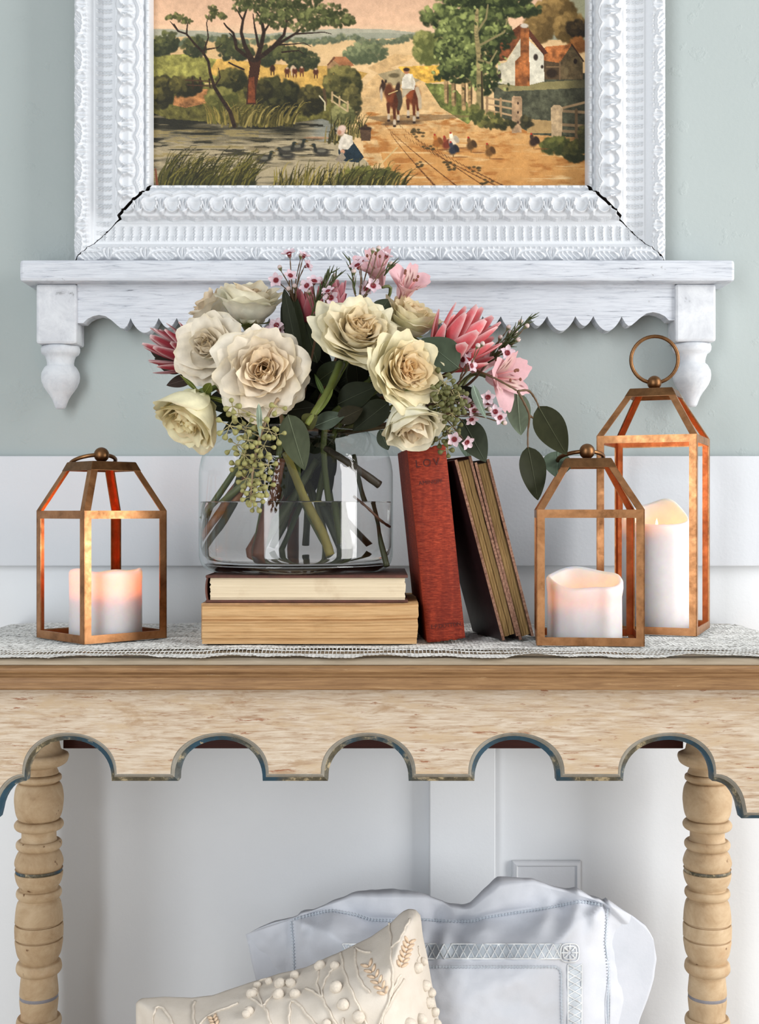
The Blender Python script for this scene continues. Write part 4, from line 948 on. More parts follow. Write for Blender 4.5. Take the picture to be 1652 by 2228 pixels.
for k in range(n_+1):
    a_ = math.pi*(k/n_); xo = xa2+.001-0.0035*math.sin(a_); z = ZB1+hb2*0.5-hb2*0.5*math.cos(a_)
    V += [(xo, 1.1785, z), (xo, 1.3215, z), (xo+.0014, 1.3215, z), (xo+.0014, 1.1785, z)]
sp.add(V, [(i*4+k, (i+1)*4+k, (i+1)*4+(k+1) % 4, i*4+(k+1) % 4) for i in range(n_) for k in range(4)]+[(0, 1, 2, 3), (n_*4+3, n_*4+2, n_*4+1, n_*4)])
sp.build('spine', MT['cover_brown'], bk2)
ZB2 = ZB1+hb2
# leaning books: local frame x = thickness, y = depth, z = height
def lean_frame(origin, lean, yaw):
    return Matrix.Translation(origin) @ Matrix.Rotation(yaw, 4, 'Z') @ Matrix.Rotation(-lean, 4, 'Y')
def tv(M, P): return [M @ Vector(p) for p in P]
def box_l(M, a, b):
    mb = MB().box(a, b); mb.v = [tuple(M @ Vector(v)) for v in mb.v]; return mb
o_ = W(931, 1399.5, 1.186); o_.z = SZ+0.0004
MR = lean_frame(o_, math.radians(5.9), math.radians(4))
rb = thing('old_book', 'worn red cloth hardback standing with its faded lettered spine forward, leaning left', 'book', tuple(o_))
tw, dp, hh = 0.0372, 0.115, 0.1870
box_l(MR, (0, 0.006, 0), (0.0024, dp, hh)).build('front_cover', MT['red_cloth'], rb, bevel=0.0006)
box_l(MR, (tw-0.0024, 0.006, 0), (tw, dp, hh)).build('back_cover', MT['red_cloth'], rb, bevel=0.0006)
box_l(MR, (0.0026, 0.008, 0.003), (tw-0.0026, dp-0.004, hh-0.003)).build('page_block', MT['pages_tan'], rb)
# rounded, frayed spine
nx, nz = 20, 60; V = []
for i in range(nx):
    u = i/(nx-1); a_ = math.pi*u
    for j in range(nz):
        q = j/(nz-1); fr = 0.0014*mnoise.noise(Vector((u*9, 0, 5 if q > .5 else 1))) if j in (0, nz-1) else 0
        if j == nz-1: fr -= 0.0012*math.sin(math.pi*u)
        dent = 0.0005*mnoise.noise(Vector((u*4, q*14, 2)))
        V.append((tw*u, 0.0062-0.0052*max(0.0, math.sin(a_))**0.6+dent, -0.0002+(hh+0.0004)*q+fr))
b = len(V); V += [(v[0]*0.94+tw*0.03, v[1]+0.0012, v[2]) for v in V]
Fc = grid_faces(nx, nz)
edge = np.r_[np.arange(nx)*nz+nz-1]; edge0 = np.arange(nx)*nz
Fl = [tuple(f) for f in Fc]+[tuple(x+b for x in f[::-1]) for f in Fc]+[(edge[k], edge[k+1], edge[k+1]+b, edge[k]+b) for k in range(nx-1)]+[(edge0[k+1], edge0[k], edge0[k]+b, edge0[k+1]+b) for k in range(nx-1)]
spo = obj('spine', tv(MR, V), Fl, MT['red_cloth'], rb)
def lettering(txt, size, cx_, z, parent, M, name='lettering', gap=1.0, y=0.0002):
    cu = bpy.data.curves.new('lettering', 'FONT'); cu.body = txt; cu.size = size; cu.align_x = 'CENTER'; cu.space_character = gap; cu.extrude = 0.0; cu.resolution_u = 3
    tmp = bpy.data.objects.new('lettering_tmp', cu); COL.objects.link(tmp)
    bpy.context.view_layer.update()
    me = tmp.to_mesh(); vs = [tuple(v.co) for v in me.vertices]; fs = [tuple(p.vertices) for p in me.polygons]; tmp.to_mesh_clear()
    bpy.data.objects.remove(tmp); bpy.data.curves.remove(cu)
    P = []
    for x, yy, _ in vs:
        u = min(max((cx_+x)/tw, 0.0), 1.0); P.append(M @ Vector((cx_+x, 0.0062-0.0052*max(0.0, math.sin(math.pi*u))**0.6-0.0005-y, z+yy)))
    obj(name, P, fs, MT['ink'], parent, sm=False)
lettering('LOV', 0.0105, tw*0.47, hh-0.0195, rb, MR, gap=1.35)
lettering('AMINOFF', 0.0055, tw*0.50, hh-0.0365, rb, MR, gap=1.0)
lettering('E.P.DUTTON', 0.0054, tw*0.52, 0.0125, rb, MR, gap=0.95)
# the two dark books leaning on it
def dark_book(label, o3, lean, yaw, tw_, dp_, h_, seed):
    M = lean_frame(o3, lean, yaw)
    t_ = thing('old_book', label, 'book', tuple(o3))
    c_ = 0.0021
    for nm, a, b in (('front_cover', 0, c_), ('back_cover', tw_-c_, tw_)):
        cv = box_l(M, (a, 0, 0), (b, dp_, h_)).build(nm, MT['dark_leather'], t_, bevel=0.0005)
        # frayed front edge of the board
        mb = MB(); n_ = 46; V = []
        for k in range(n_):
            q = k/(n_-1); j1 = 0.0006*mnoise.noise(Vector((q*60, seed, a*900)))
            V += [(a-0.0002+j1*.5, -0.0007+j1, h_*q), (b+0.0002+j1*.5, -0.0007+j1, h_*q), (b+0.0002, 0.0006, h_*q), (a-0.0002, 0.0006, h_*q)]
        mb.add(tv(M, V), [(i*4+k, i*4+(k+1) % 4, (i+1)*4+(k+1) % 4, (i+1)*4+k) for i in range(n_-1) for k in range(4)]+[(3, 2, 1, 0), tuple((n_-1)*4+k for k in range(4))])
        mb.build('frayed_edge', MT['worn_edge'], cv, 'frayed pale edge of the cover')
    V, Fs = page_block(c_, tw_-c_, 0.0030, dp_-.004, 0.0022, h_-0.003, nx=16, nz=12, amp=0.0007, seed=seed, bow=0.0)
    rng = np.random.default_rng(seed); off = rng.normal(0, 0.0005, 16)
    V = [(v[0], v[1]+(off[i//12] if i < 192 else 0), v[2]) for i, v in enumerate(V)]
    obj('page_block', tv(M, V), Fs, MT['pages_gilt'], t_, sm=False)
    box_l(M, (0, dp_-0.0008, 0.0), (tw_, dp_+0.001, h_)).build('spine', MT['dark_leather'], t_, bevel=0.0006)
    return M
o_ = W(1094, 1396, 1.206); o_.z = SZ+0.0003
dark_book('dark leather book with frayed edge leaning against the red book', o_, math.radians(15.6), math.radians(14), 0.0168, 0.092, 0.1815, 3)
o2 = o_+Vector((math.cos(math.radians(14))*0.0175, math.sin(math.radians(14))*0.0175, 0))
dark_book('dark leather book with browned gilt pages, outermost of the leaning books', o2, math.radians(15.0), math.radians(14), 0.0150, 0.092, 0.1785, 7)
# ---------------------------------------------------------------- pillows on the low shelf of the table
t = NT('white_linen'); v = t.coord(); f = t.noise(v, 700, 3); g_ = t.noise(v, 24, 4, 0.6)
MT['linen'] = t.set(color=t.ramp(g_, [(0.3, (200, 204, 212)), (0.7, (210, 213, 221))]), rough=0.85, spec=0.15, normal=t.bump(f, 0.25, 0.0004, t.bump(g_, 0.25, 0.004)))
MT['thread'] = mat_plain('white_thread', (224, 227, 232), 0.8)
MT['openwork'] = mat_plain('open_ground', (196, 204, 212), 0.9, 0.05)
t = NT('natural_canvas'); v = t.coord(); f = t.noise(v, 650, 3); g_ = t.noise(v, 30, 4)
MT['canvas'] = t.set(color=t.ramp(g_, [(0.3, (206, 197, 184)), (0.7, (220, 212, 201))]), rough=0.9, spec=0.1, normal=t.bump(f, 0.3, 0.0005, t.bump(g_, 0.2, 0.003)))
MT['cord'] = mat_plain('natural_cotton_cord', (218, 208, 194), 0.9, 0.06, 300, 0.3)
MT['peach'] = mat_plain('peach_embroidery_yarn', (222, 196, 168), 0.9, 0.06, 300, 0.3)
SHZ = 0.137
Tx = [535, 560, 593, 634, 667, 708, 770, 815, 870, 930, 963, 981, 1008, 1026, 1053, 1090, 1131, 1161, 1195, 1270, 1319, 1375, 1405, 1417, 1420]
Ty = [2034, 2022, 2011, 2000, 1988, 1972, 1949, 1951, 1951, 1952, 1963, 1974, 1979, 1976, 1954, 1924, 1920, 1918, 1929, 1950, 1967, 1991, 2012, 2036, 2070]
Sx = [535, 634, 720, 774, 807, 856, 918, 970, 1030, 1053, 1120, 1188, 1263, 1311, 1420]
Sy = [2034, 2000, 1979, 1989, 2001, 2002, 1999, 2003, 2004, 1996, 1985, 1975, 1960, 1968, 2075]
PB = 2560.0           # where the pillow meets the shelf, in pixels at its depth
def wp_depth(px, py):
    """front of the white pillow: plump inside the seams, thin at the flange"""
    ex = min((px-634)/300.0, (1322-px)/260.0); top = np.interp(px, Sx, Sy); ey = (py-top)/190.0
    e = max(0.0, min(ex, ey, 1.0)); bl = 1-(1-e)**2.2
    d = 1.312-0.075*bl
    # flange waves
    if py < top: d += (0.006*math.sin(px/36.0)-0.006)*min(1.0, (top-py)/14.0)
    if px > 1322: d += 0.022*min(1, (px-1322)/90.0)+0.004*math.sin(py/40.0)
    if px < 634: d += 0.010*min(1, (634-px)/90.0)+0.004*math.sin(py/30.0)
    # gathers running down from the top seam
    w_ = max(0.0, 1-abs(py-top-30)/70.0)
    if 650 < px < 1310: d += w_*0.0060*(math.sin((px+py*0.35)/13.0+math.sin(px/50.0)*2)+0.6*math.sin((px-py*0.6)/21.0))
    d += 0.0030*mnoise.noise(Vector((px/60.0, py/45.0, 4.0)))+0.0014*mnoise.noise(Vector((px/21.0, py/25.0, 9.0)))
    return d
def white_pillow():
    th = thing('pillow', 'white linen pillow with flanged border and drawn thread work, behind the beige one', 'pillow', (W(1000, 2100, 1.30).x, 1.31, SHZ))
    cols = np.unique(np.r_[np.linspace(535, 634, 12), np.linspace(634, 1322, 110), np.linspace(1322, 1420, 18)])
    V = []; rows = [0, .25, .5, .75, 1.0]
    nr = 64
    for px in cols:
        ty, sy = np.interp(px, Tx, Ty), np.interp(px, Sx, Sy)
        ty = min(ty, sy-0.5)
        for j in range(8): V.append(W(px, 0, 1.0) and None) if False else V.append((px, ty+(sy-ty)*j/8))
        for j in range(nr): V.append((px, sy+(PB-sy)*(j/(nr-1))**1.25))
    # the right edge of the flange curls in towards the foot
    P = []
    for px, py in V:
        x = px
        if px > 1322:
            edge = np.interp(py, [1990, 2070, 2115, 2160, 2226, 2400, 2560], [1420, 1420, 1417, 1405, 1383, 1350, 1340]); x = 1322+(px-1322)*(edge-1322)/98.0
        if px < 634:
            edge = np.interp(py, [2034, 2140, 2300, 2560], [535, 562, 600, 610]); x = 634-(634-px)*(634-edge)/99.0
        q = W(x, py, wp_depth(px, py)); P.append((q.x, q.y, max(q.z, SHZ+0.001)))
    n, m = len(cols), 8+nr
    Vf = np.array(P); Vb = Vf.copy()
    # back side
    cx_, cz_ = Vf[:, 0].mean(), Vf[:, 2].mean()
    D = np.array([wp_depth(px, py) for px, py in V]); Vb[:, 1] = np.minimum(1.316+0.9*(1.312-np.minimum(D, 1.312)), 1.372)+0.003
    Fc = grid_faces(n, m); N = n*m
    bd = np.r_[np.arange(m), np.arange(1, n)*m+m-1, (n-1)*m+np.arange(m-2, -1, -1), np.arange(n-2, -1, -1)*m]
    SK = np.stack([bd[:-1], bd[1:], bd[1:]+N, bd[:-1]+N], 1)
    obj('cover', np.vstack([Vf, Vb]), np.vstack([Fc, Fc[:, ::-1]+N, SK]), MT['linen'], th)
    S = S0 = lambda px, py, up=0.0012: W(px, py, wp_depth(px, py)-up)
    # drawn-thread bands
    def band(x0, x1, y0, y1, horiz, nm='openwork_band'):
        g = []; k_ = max(8, int((x1-x0 if horiz else y1-y0)/7)); V = []
        for i in range(k_+1):
            u = i/k_
            for j in range(3):
                px, py = (x0+(x1-x0)*u, y0+(y1-y0)*j/2) if horiz else (x0+(x1-x0)*j/2, y0+(y1-y0)*u)
                V.append(S(px, py, 0.0006))
        ob = obj(nm, V, grid_faces(k_+1, 3), MT['openwork'], th, 'open drawn-thread band with crossed threads')
        mb = MB(); L = (x1-x0) if horiz else (y1-y0); step = 17.0; n_ = int(L/step)
        for i in range(n_+1):
            for sg in (-1, 1):
                a = i*step; b = a+sg*step
                if b < 0 or b > L: continue
                pp = [(x0+a+(b-a)*q, y0+(y1-y0)*q) if horiz else (x0+(x1-x0)*q, y0+a+(b-a)*q) for q in (0, .5, 1)]
                mb.tube([S(px, py, 0.0012) for px, py in pp], 0.0007, 4, False)
        for e in (0, 1):
            pp = [(x0+L*q/12, y0+(y1-y0)*e) if horiz else (x0+(x1-x0)*e, y0+L*q/12) for q in range(13)]
            mb.tube([S(px, py, 0.0010) for px, py in pp], 0.0009, 4, False)
        mb.build('crossed_threads', MT['thread'], ob, sm=True)
    band(745, 1222, 2054, 2086, True)
    band(1236, 1266, 2098, 2420, False)
    # corner medallion
    cm = MB(); cc = []
    for r in (20, 14):
        cm.tube([S(1240+r*math.copysign(abs(math.cos(a))**0.6, math.cos(a)), 2073+r*math.copysign(abs(math.sin(a))**0.6, math.sin(a)), 0.0013) for a in np.linspace(0, 2*math.pi, 25)], 0.0008, 4, False)
    for a in np.arange(8)*math.pi/4: cm.tube([S(1240+5*math.cos(a), 2073+5*math.sin(a), 0.0013), S(1240+18*math.cos(a), 2073+18*math.sin(a), 0.0013)], 0.0010, 4)
    cm.build('corner_medallion', MT['thread'], th, sm=True)
    # hemstitched lines: a row of little holes and bars
    def hem(P, nm='hemstitch'):
        S = lambda px, py, up=0.0012: S0(px, py, up+0.0009)
        P = [Vector((x, y, 0)) for x, y in P]; L = sum((b-a).length for a, b in zip(P, P[1:])); n_ = int(L/7); mb = MB(); q = 0
        pts = []; 
        for i in range(n_+1):
            d = L*i/n_
            for a, b in zip(P, P[1:]):
                l = (b-a).length
                if d <= l+1e-6: c = a+(b-a)*(d/l); t_ = (b-a)/l; break
                d -= l
            pts.append((c.x, c.y)); nn = Vector((-t_.y, t_.x, 0))
            mb.tube([S(c.x-nn.x*3, c.y-nn.y*3, 0.0010), S(c.x+nn.x*3, c.y+nn.y*3, 0.0010)], 0.0005, 4, False)
        mb.tube([S(x, y, 0.0008) for x, y in pts], 0.0006, 4, False)
        mb.build(nm, MT['openwork'], th)
    hem([(760, 2104), (1212, 2104), (1222, 2114), (1226, 2420)])
    hem([(1323, 1978), (1318, 2050), (1325, 2110), (1321, 2400)])
    hem([(634, 2004), (638, 2060), (644, 2240)])
    hem([(x, np.interp(x, Sx, Sy)+1) for x in np.linspace(640, 1310, 40)])
white_pillow()

Ux = [296, 305, 362, 416, 461, 494, 547, 609, 663, 733, 807, 852, 868, 878, 889, 898, 906, 916, 920, 930, 938, 951, 958]
Uy = [2184, 2175, 2171, 2173, 2168, 2157, 2139, 2120, 2108, 2077, 2040, 2009, 1993, 1985, 1980, 1980, 1982, 1994, 2036, 2081, 2130, 2196, 2235]
def bp_depth(px, py):
    top = np.interp(px, Ux, Uy); e = min((py-top)/150.0, (px-296)/200.0, (np.interp(py, Uy[16:], Ux[16:])-px)/130.0 if py > 1990 else 1)
    e = max(0.0, min(1.0, e)); b_ = 1-(1-e)**2.0
    return 1.205-0.062*b_+0.0022*mnoise.noise(Vector((px/40.0, py/35.0, 2.0)))
def beige_pillow():
    th = thing('pillow', 'beige canvas cushion embroidered with vines, peach leaves and knotted berries', 'pillow', (W(640, 2200, 1.16).x, 1.20, SHZ))
    cols = np.unique(np.r_[np.linspace(296, 860, 90), np.linspace(860, 958, 44)]); m = 46; P2 = []
    B0 = 2660.0
    for px in cols:
        top = np.interp(px, Ux, Uy)
        for j in range(m): P2.append((px, top+(B0-top)*(j/(m-1))**1.35))
    V = np.array([W(px, py, bp_depth(px, py)) for px, py in P2]); V[:, 2] = np.maximum(V[:, 2], SHZ+0.001)
    Vb = V.copy(); Vb[:, 1] = 1.208+0.25*(1.205-np.minimum(V[:, 1], 1.205))
    n = len(cols); N = n*m; Fc = grid_faces(n, m)
    bd = np.r_[np.arange(m), np.arange(1, n)*m+m-1, (n-1)*m+np.arange(m-2, -1, -1), np.arange(n-2, -1, -1)*m]
    SK = np.stack([bd[:-1], bd[1:], bd[1:]+N, bd[:-1]+N], 1)
    obj('cover', np.vstack([V, Vb]), np.vstack([Fc, Fc[:, ::-1]+N, SK]), MT['canvas'], th)
    S = lambda px, py, up=0.0012: W(px, py, bp_depth(px, py)-up)
    def vine(P, r=2.6):
        pts = bez([(x, y, 0) for x, y in P], 6)
        MB().tube([S(q.x+1.2*math.sin(i*1.3), q.y, 0.0008) for i, q in enumerate(pts)], r*1.16/F, 6).build('vine_cord', MT['cord'], th, sm=True)
    for P in ([(862, 2235), (830, 2228), (848, 2170), (855, 2130), (850, 2080), (851, 2040), (846, 2008)], [(800, 2235), (780, 2190), (762, 2150), (748, 2110), (742, 2072)], [(848, 2170), (862, 2140), (872, 2120)], [(850, 2062), (868, 2046), (880, 2022), (892, 2000)],
              [(820, 2235), (845, 2190), (880, 2130)], [(735, 2235), (716, 2200), (700, 2170), (690, 2140), (694, 2112)], [(700, 2170), (704, 2140), (716, 2118), (726, 2106)], [(700, 2170), (680, 2156), (664, 2150)], [(590, 2235), (580, 2200), (570, 2188), (548, 2172), (540, 2160)],
              [(572, 2188), (588, 2170), (606, 2152)], [(570, 2190), (560, 2140), (590, 2128)], [(424, 2235), (420, 2200), (423, 2178)], [(332, 2235), (336, 2200), (346, 2190), (360, 2200), (378, 2232)], [(430, 2232), (460, 2206), (500, 2190), (518, 2182)],
              [(628, 2235), (630, 2200), (632, 2180), (646, 2182), (670, 2210), (690, 2232)], [(748, 2235), (746, 2215)], [(772, 2062), (776, 2110), (788, 2140), (806, 2160)], [(772, 2062), (790, 2070), (806, 2072)], [(910, 2060), (914, 2080), (908, 2090)]): vine(P)
    # filled leaves: chevron stitches
    def leafst(P0, P1, w_, n_=6):
        mb = MB(); P0, P1 = Vector((*P0, 0)), Vector((*P1, 0)); ax_ = (P1-P0); nn = Vector((-ax_.y, ax_.x, 0)).normalized(); du = ax_.normalized()
        for i in range(n_):
            c = P0+ax_*(i+0.3)/n_
            for sg in (-1, 1):
                e = c+nn*sg*w_+du*w_*0.9; e0 = c+nn*sg*1.5
                mb.tube([S(e0.x, e0.y, 0.0014), S((e0.x+e.x)/2, (e0.y+e.y)/2, 0.0022), S(e.x, e.y, 0.0012)], [0.0010, 0.0016, 0.0009], 6)
        mb.build('stitched_leaf', MT['peach'], th, 'peach chevron-stitched leaf', sm=True)
    leafst((840, 2166), (798, 2094), 13); leafst((872, 2106), (892, 2044), 12); leafst((470, 2232), (462, 2212), 9, 3)
    # knotted cotton berries
    kn = MB().ball((0, 0, 0), 0.0049, 10, 7, (1, 0.7, 0.95)); V = [(v[0]*(1+.14*mnoise.noise(Vector(v)*400)), v[1], v[2]*(1+.16*mnoise.noise(Vector(v)*300+Vector((3, 1, 2))))) for v in kn.v]
    proto = None
    for i, (px, py, s_) in enumerate([(548, 2162, 1.15), (552, 2158, .9), (609, 2140, 1.2), (632, 2139, 1.05), (606, 2163, 1.2), (642, 2162, 1.1), (641, 2122, 1.0), (541, 2200, 1.0), (536, 2206, .9), (696, 2098, 1.2), (729, 2101, 1.0), (731, 2148, 1.3), (746, 2186, 1.2), (780, 2213, 1.3),
            (910, 2106, 1.15), (922, 2092, .9), (927, 2145, 1.15), (941, 2160, 1.05), (935, 2182, 1.15), (948, 2202, 1.05), (918, 2218, 1.2), (892, 2228, 1.2), (952, 2228, 1.0), (710, 2228, 1.0), (560, 2130, .8), (585, 2126, .8)]):
        q = S(min(px, np.interp(py, Uy[16:], Ux[16:])-6 if py > 1990 else px), max(py, np.interp(px, Ux, Uy)+8), 0.0030)
        if proto is None:
            proto = obj('knotted_berry', np.array(V)+np.array(q), kn.f, MT['cord'], th); pme = proto.data; pq = q.copy()
            # rebase so that copies can share the mesh
            me = bpy.data.meshes.new('knotted_berry'); me.from_pydata(V, [], kn.f); me.polygons.foreach_set('use_smooth', np.ones(len(me.polygons), bool)); me.materials.append(MT['cord']); proto.data = me
            proto.location = q-ORG[th.name]; proto.scale = (s_,)*3
        else:
            c = proto.copy(); COL.objects.link(c); c.parent = th; c.location = q-ORG[th.name]; c.scale = (s_,)*3; c.rotation_euler = (0, i*1.3, 0)
beige_pillow()
# ---------------------------------------------------------------- glass vase and water
VC = (-0.0846, 1.262, ZB2)
VR = 0.0983; VH = W(0, 930, 1.235).z-ZB2; WL = W(0, 1094, 1.262).z-ZB2
t = NT('clear_glass')
gl = t.n('ShaderNodeBsdfGlossy'); gl.inputs['Roughness'].default_value = 0.015; gl.inputs['Color'].default_value = (1, 1, 1, 1)
tp = t.n('ShaderNodeBsdfTransparent'); lw = t.n('ShaderNodeLayerWeight'); lw.inputs['Blend'].default_value = 0.5
tp_c = t.ramp(lw.outputs['Facing'], [(0.0, (254, 254, 254)), (0.70, (250, 252, 252)), (0.93, (222, 230, 229)), (1.0, (170, 182, 180))]); t.l(tp_c, tp.inputs['Color'])
pw = t.n('ShaderNodeMath', operation='POWER'); t.l(lw.outputs['Facing'], pw.inputs[0]); pw.inputs[1].default_value = 4.5
mm = t.n('ShaderNodeMath', operation='MULTIPLY_ADD'); t.l(pw.outputs[0], mm.inputs[0]); mm.inputs[1].default_value = 0.5; mm.inputs[2].default_value = 0.045
mx = t.n('ShaderNodeMixShader'); t.l(mm.outputs[0], mx.inputs[0]); t.l(tp.outputs[0], mx.inputs[1]); t.l(gl.outputs[0], mx.inputs[2]); t.l(mx.outputs[0], t.out.inputs[0])
MT['glass'] = t.m
t = NT('vase_water'); MT['water'] = t.set(color=(0.975, 0.965, 0.94, 1), rough=0.0, trans=1.0, ior=1.333)
va = thing('glass_vase', 'wide clear glass jar vase half filled with water, on the stacked books', 'vase', VC)
prof = [(0.0, 0.0016), (0.070, 0.0016), (0.080, 0.0), (0.088, 0.0012), (0.0945, 0.006), (0.0975, 0.013), (VR, 0.024), (VR, 0.090), (VR*0.995, 0.103), (VR*0.970, 0.1150), (VR*0.915, 0.1265), (VR*0.83, 0.136), (VR*0.74, 0.1415), (0.066, VH-0.003), (0.064, VH), (0.0645, VH+0.0012), (0.0625, VH+0.0012), (0.0615, VH-0.001)]
P = [(a, 0, b) for a, b in prof]; sp_ = [(q.x, q.z) for q in bez(P, 4)]
mb = MB().lathe([(max(r, 0), z) for r, z in sp_], VC, 72); mb.build('glass_wall', MT['glass'], va, sm=True)
# heavy rounded base of the glass
th_b = NT('thick_glass'); MT['thick_glass'] = th_b.set(color=(0.97, 0.98, 0.975, 1), rough=0.0, trans=1.0, ior=1.45)
MB().lathe([(0.0001, 0.0022), (0.060, 0.0022), (0.076, 0.0010), (0.084, 0.0012), (0.0905, 0.0052), (0.093, 0.0078), (0.088, 0.0092), (0.080, 0.0074), (0.060, 0.0066), (0.0001, 0.0066)], VC, 72).build('glass_base', MT['thick_glass'], va, sm=True)
rw = VR-0.0016
MB().lathe([(0.0001, 0.0100), (0.078, 0.0100), (0.089, 0.0120), (0.0945, 0.0170), (rw, 0.0250), (rw, WL+0.0010), (rw-0.0012, WL+0.0002), (rw-0.004, WL), (0.0001, WL)], VC, 72).build('water', MT['water'], va, sm=True)
for o in va.children:
    if o.name.startswith('water'): autosmooth(o, 40)

# ---------------------------------------------------------------- flower and leaf building blocks
MT['petal'] = mat_attr('rose_petal', 0.55, 0.25, 0.25, 0.25, 260)
MT['pink_petal'] = mat_attr('pink_petal', 0.45, 0.25, 0.3, 0.15, 300)
MT['bract'] = mat_attr('protea_bract', 0.6, 0.10, 0.25, 0.3, 500)
MT['leafcol'] = mat_attr('eucalyptus_leaf', 0.62, 0.08, 0.15, 0.12, 200)
MT['stemcol'] = mat_attr('flower_stem', 0.5, 0.0, 0.35, 0.25, 250)
MT['berry'] = mat_attr('eucalyptus_berry', 0.5, 0.0, 0.3, 0.2, 500)
MT['wax_flower'] = mat_attr('waxflower_petal', 0.4, 0.15, 0.35)
NECK = Vector((VC[0], VC[1], ZB2+VH-0.004))
RNG = random.Random(11)
def stem(parent, P, r, col, name='stem', n=8, col2=None, label=None):
    pts = bez(P, 6); m = len(pts)
    rs = r if hasattr(r, '__len__') else (r, r)
    rad = [rs[0]+(rs[1]-rs[0])*i/(m-1)+0.00018*math.sin(i*2.1) for i in range(m)]
    mb = MB().tube(pts, rad, n)
    c0 = lin(col); c1 = lin(col2 if col2 else col)
    C_ = np.array([c0+(c1-c0)*((i//n)/(m-1)) for i in range(m*n)])*(0.85+0.3*np.random.default_rng(m).random((m*n, 1)))
    return obj(name, mb.v, mb.f, MT['stemcol'], parent, label, col=C_)
def in_vase(px, py, d): return W(px, py, d)
def leaf(parent, base, tip, width, up, col, cup=0.12, bend=0.10, vein=None, name='leaf', back=None, shape='ovate', bites=None):
    """ovate leaf from base to tip; up = the way its face looks"""
    base, tip = Vector(base), Vector(tip); ax = tip-base; L = ax.length; ax.normalize()
    up = Vector(up); up = (up-ax*up.dot(ax)).normalized(); sd = ax.cross(up)
    nt, ns = 15, 9; V = []; rad = RNG.random()*6
    for i in range(nt):
        q = i/(nt-1)
        if shape == 'ovate': wv = math.sin(math.pi*min(1, q**0.78))**0.80 if 0 < q < 1 else 0.0
        else: wv = math.sin(math.pi*q**0.9)**0.55 if 0 < q < 1 else 0.0
        wv = max(wv, 0.02); bz = -bend*L*(q-0.0)**2*1.0+bend*L*q*0.5
        for j in range(ns):
            s_ = (j/(ns-1)-0.5)*2; w_ = wv*width*0.5
            if bites is not None and s_ > 0.0: w_ *= 1-0.45*max(0, math.sin(q*19+0.5))*abs(s_)-0.5*(1 if q < 0.18 else 0)
            z = cup*width*(abs(s_)**1.5)*wv*0.5+0.03*width*math.sin(q*7+s_*2+rad)*abs(s_)
            V.append(base+ax*L*q+sd*s_*w_+up*(bz+z))
    c = lin(col); r_ = np.random.default_rng(int(abs(base.x*1e5+tip.z*1e5)) % 9999)
    C_ = np.tile(c, (nt*ns, 1))*(0.9+0.2*r_.random((nt*ns, 1)))
    o = obj(name, V, grid_faces(nt, ns), MT['leafcol'], parent, col=C_)
    # midrib
    pts = [V[i*ns+ns//2]+up*0.00025 for i in range(nt)]
    m = MB().tube(pts[:-1], [0.00034-0.00022*i/nt for i in range(nt-1)], 5)
    vc = vein if vein else tuple(min(255, x*1.35+18) for x in col)
    obj('midrib', m.v, m.f, MT['stemcol'], o, col=np.tile(lin(vc), (len(m.v), 1)))
    return o
def petal_mesh(R, a0, a1, curl, W_, Lf, r0, z0, phi, ruf, rng, nu=17, nv=11, cupk=1.0, notch=0.0, edge_cut=0.44, crumple=0.0):
    V = np.zeros((nu, nv, 3)); p1, p2, p3 = rng.random()*6.28, rng.random()*6.28, rng.random()*6.28
    L = R*Lf
    for i in range(nu):
        u = (i/(nu-1)-0.5)*2
        lu = 1-edge_cut*abs(u)**3.0+(0.040*math.sin(2.3*u+p1)+0.035*math.sin(6.5*u+p3)+0.022*math.sin(13*u+p2))-notch*math.exp(-(u/0.25)**2)
        r, z = r0, z0; prev = 0
        for j in range(nv):
            v = j/(nv-1)*lu
            if j:
                vm = (v+prev)/2; a = a0+(a1-a0)*smooth(0, 0.75, vm)+curl*max(0, vm-0.62)**1.5*4.2*(0.6+0.4*math.cos(1.7*u+p2))
                dl = (v-prev)*L; r += math.sin(a)*dl; z += math.cos(a)*dl
            prev = v
            ww = W_*R*(0.24+0.76*math.sin(math.pi/2*min(1, v*1.45)))
            rr = max(abs(r), 0.32*R*cupk)
            th = u*ww/rr
            x = r-rr*(1-math.cos(th)); y = rr*math.sin(th)
            am = ruf*R*(v**2)
            n1 = am*(math.sin(3.1*u+p1+2*v)+0.6*math.sin(6.7*u+p2)+0.5*math.sin(11*u*1.0+p3+3*v))*0.5
            n2 = crumple*R*v*(math.sin(9*u+7*v+p2)*math.sin(8*v+4*u+p1)+0.5*math.sin(17*u-5*v+p3))
            V[i, j] = (x+n1*0.8+n2, y+am*0.4*math.sin(9*v+p3), z+n1*0.6+n2*0.7)
    c, s = math.cos(phi), math.sin(phi)
    V = V.reshape(-1, 3); V = np.stack([V[:, 0]*c-V[:, 1]*s, V[:, 0]*s+V[:, 1]*c, V[:, 2]], 1)
    return V, grid_faces(nu, nv)
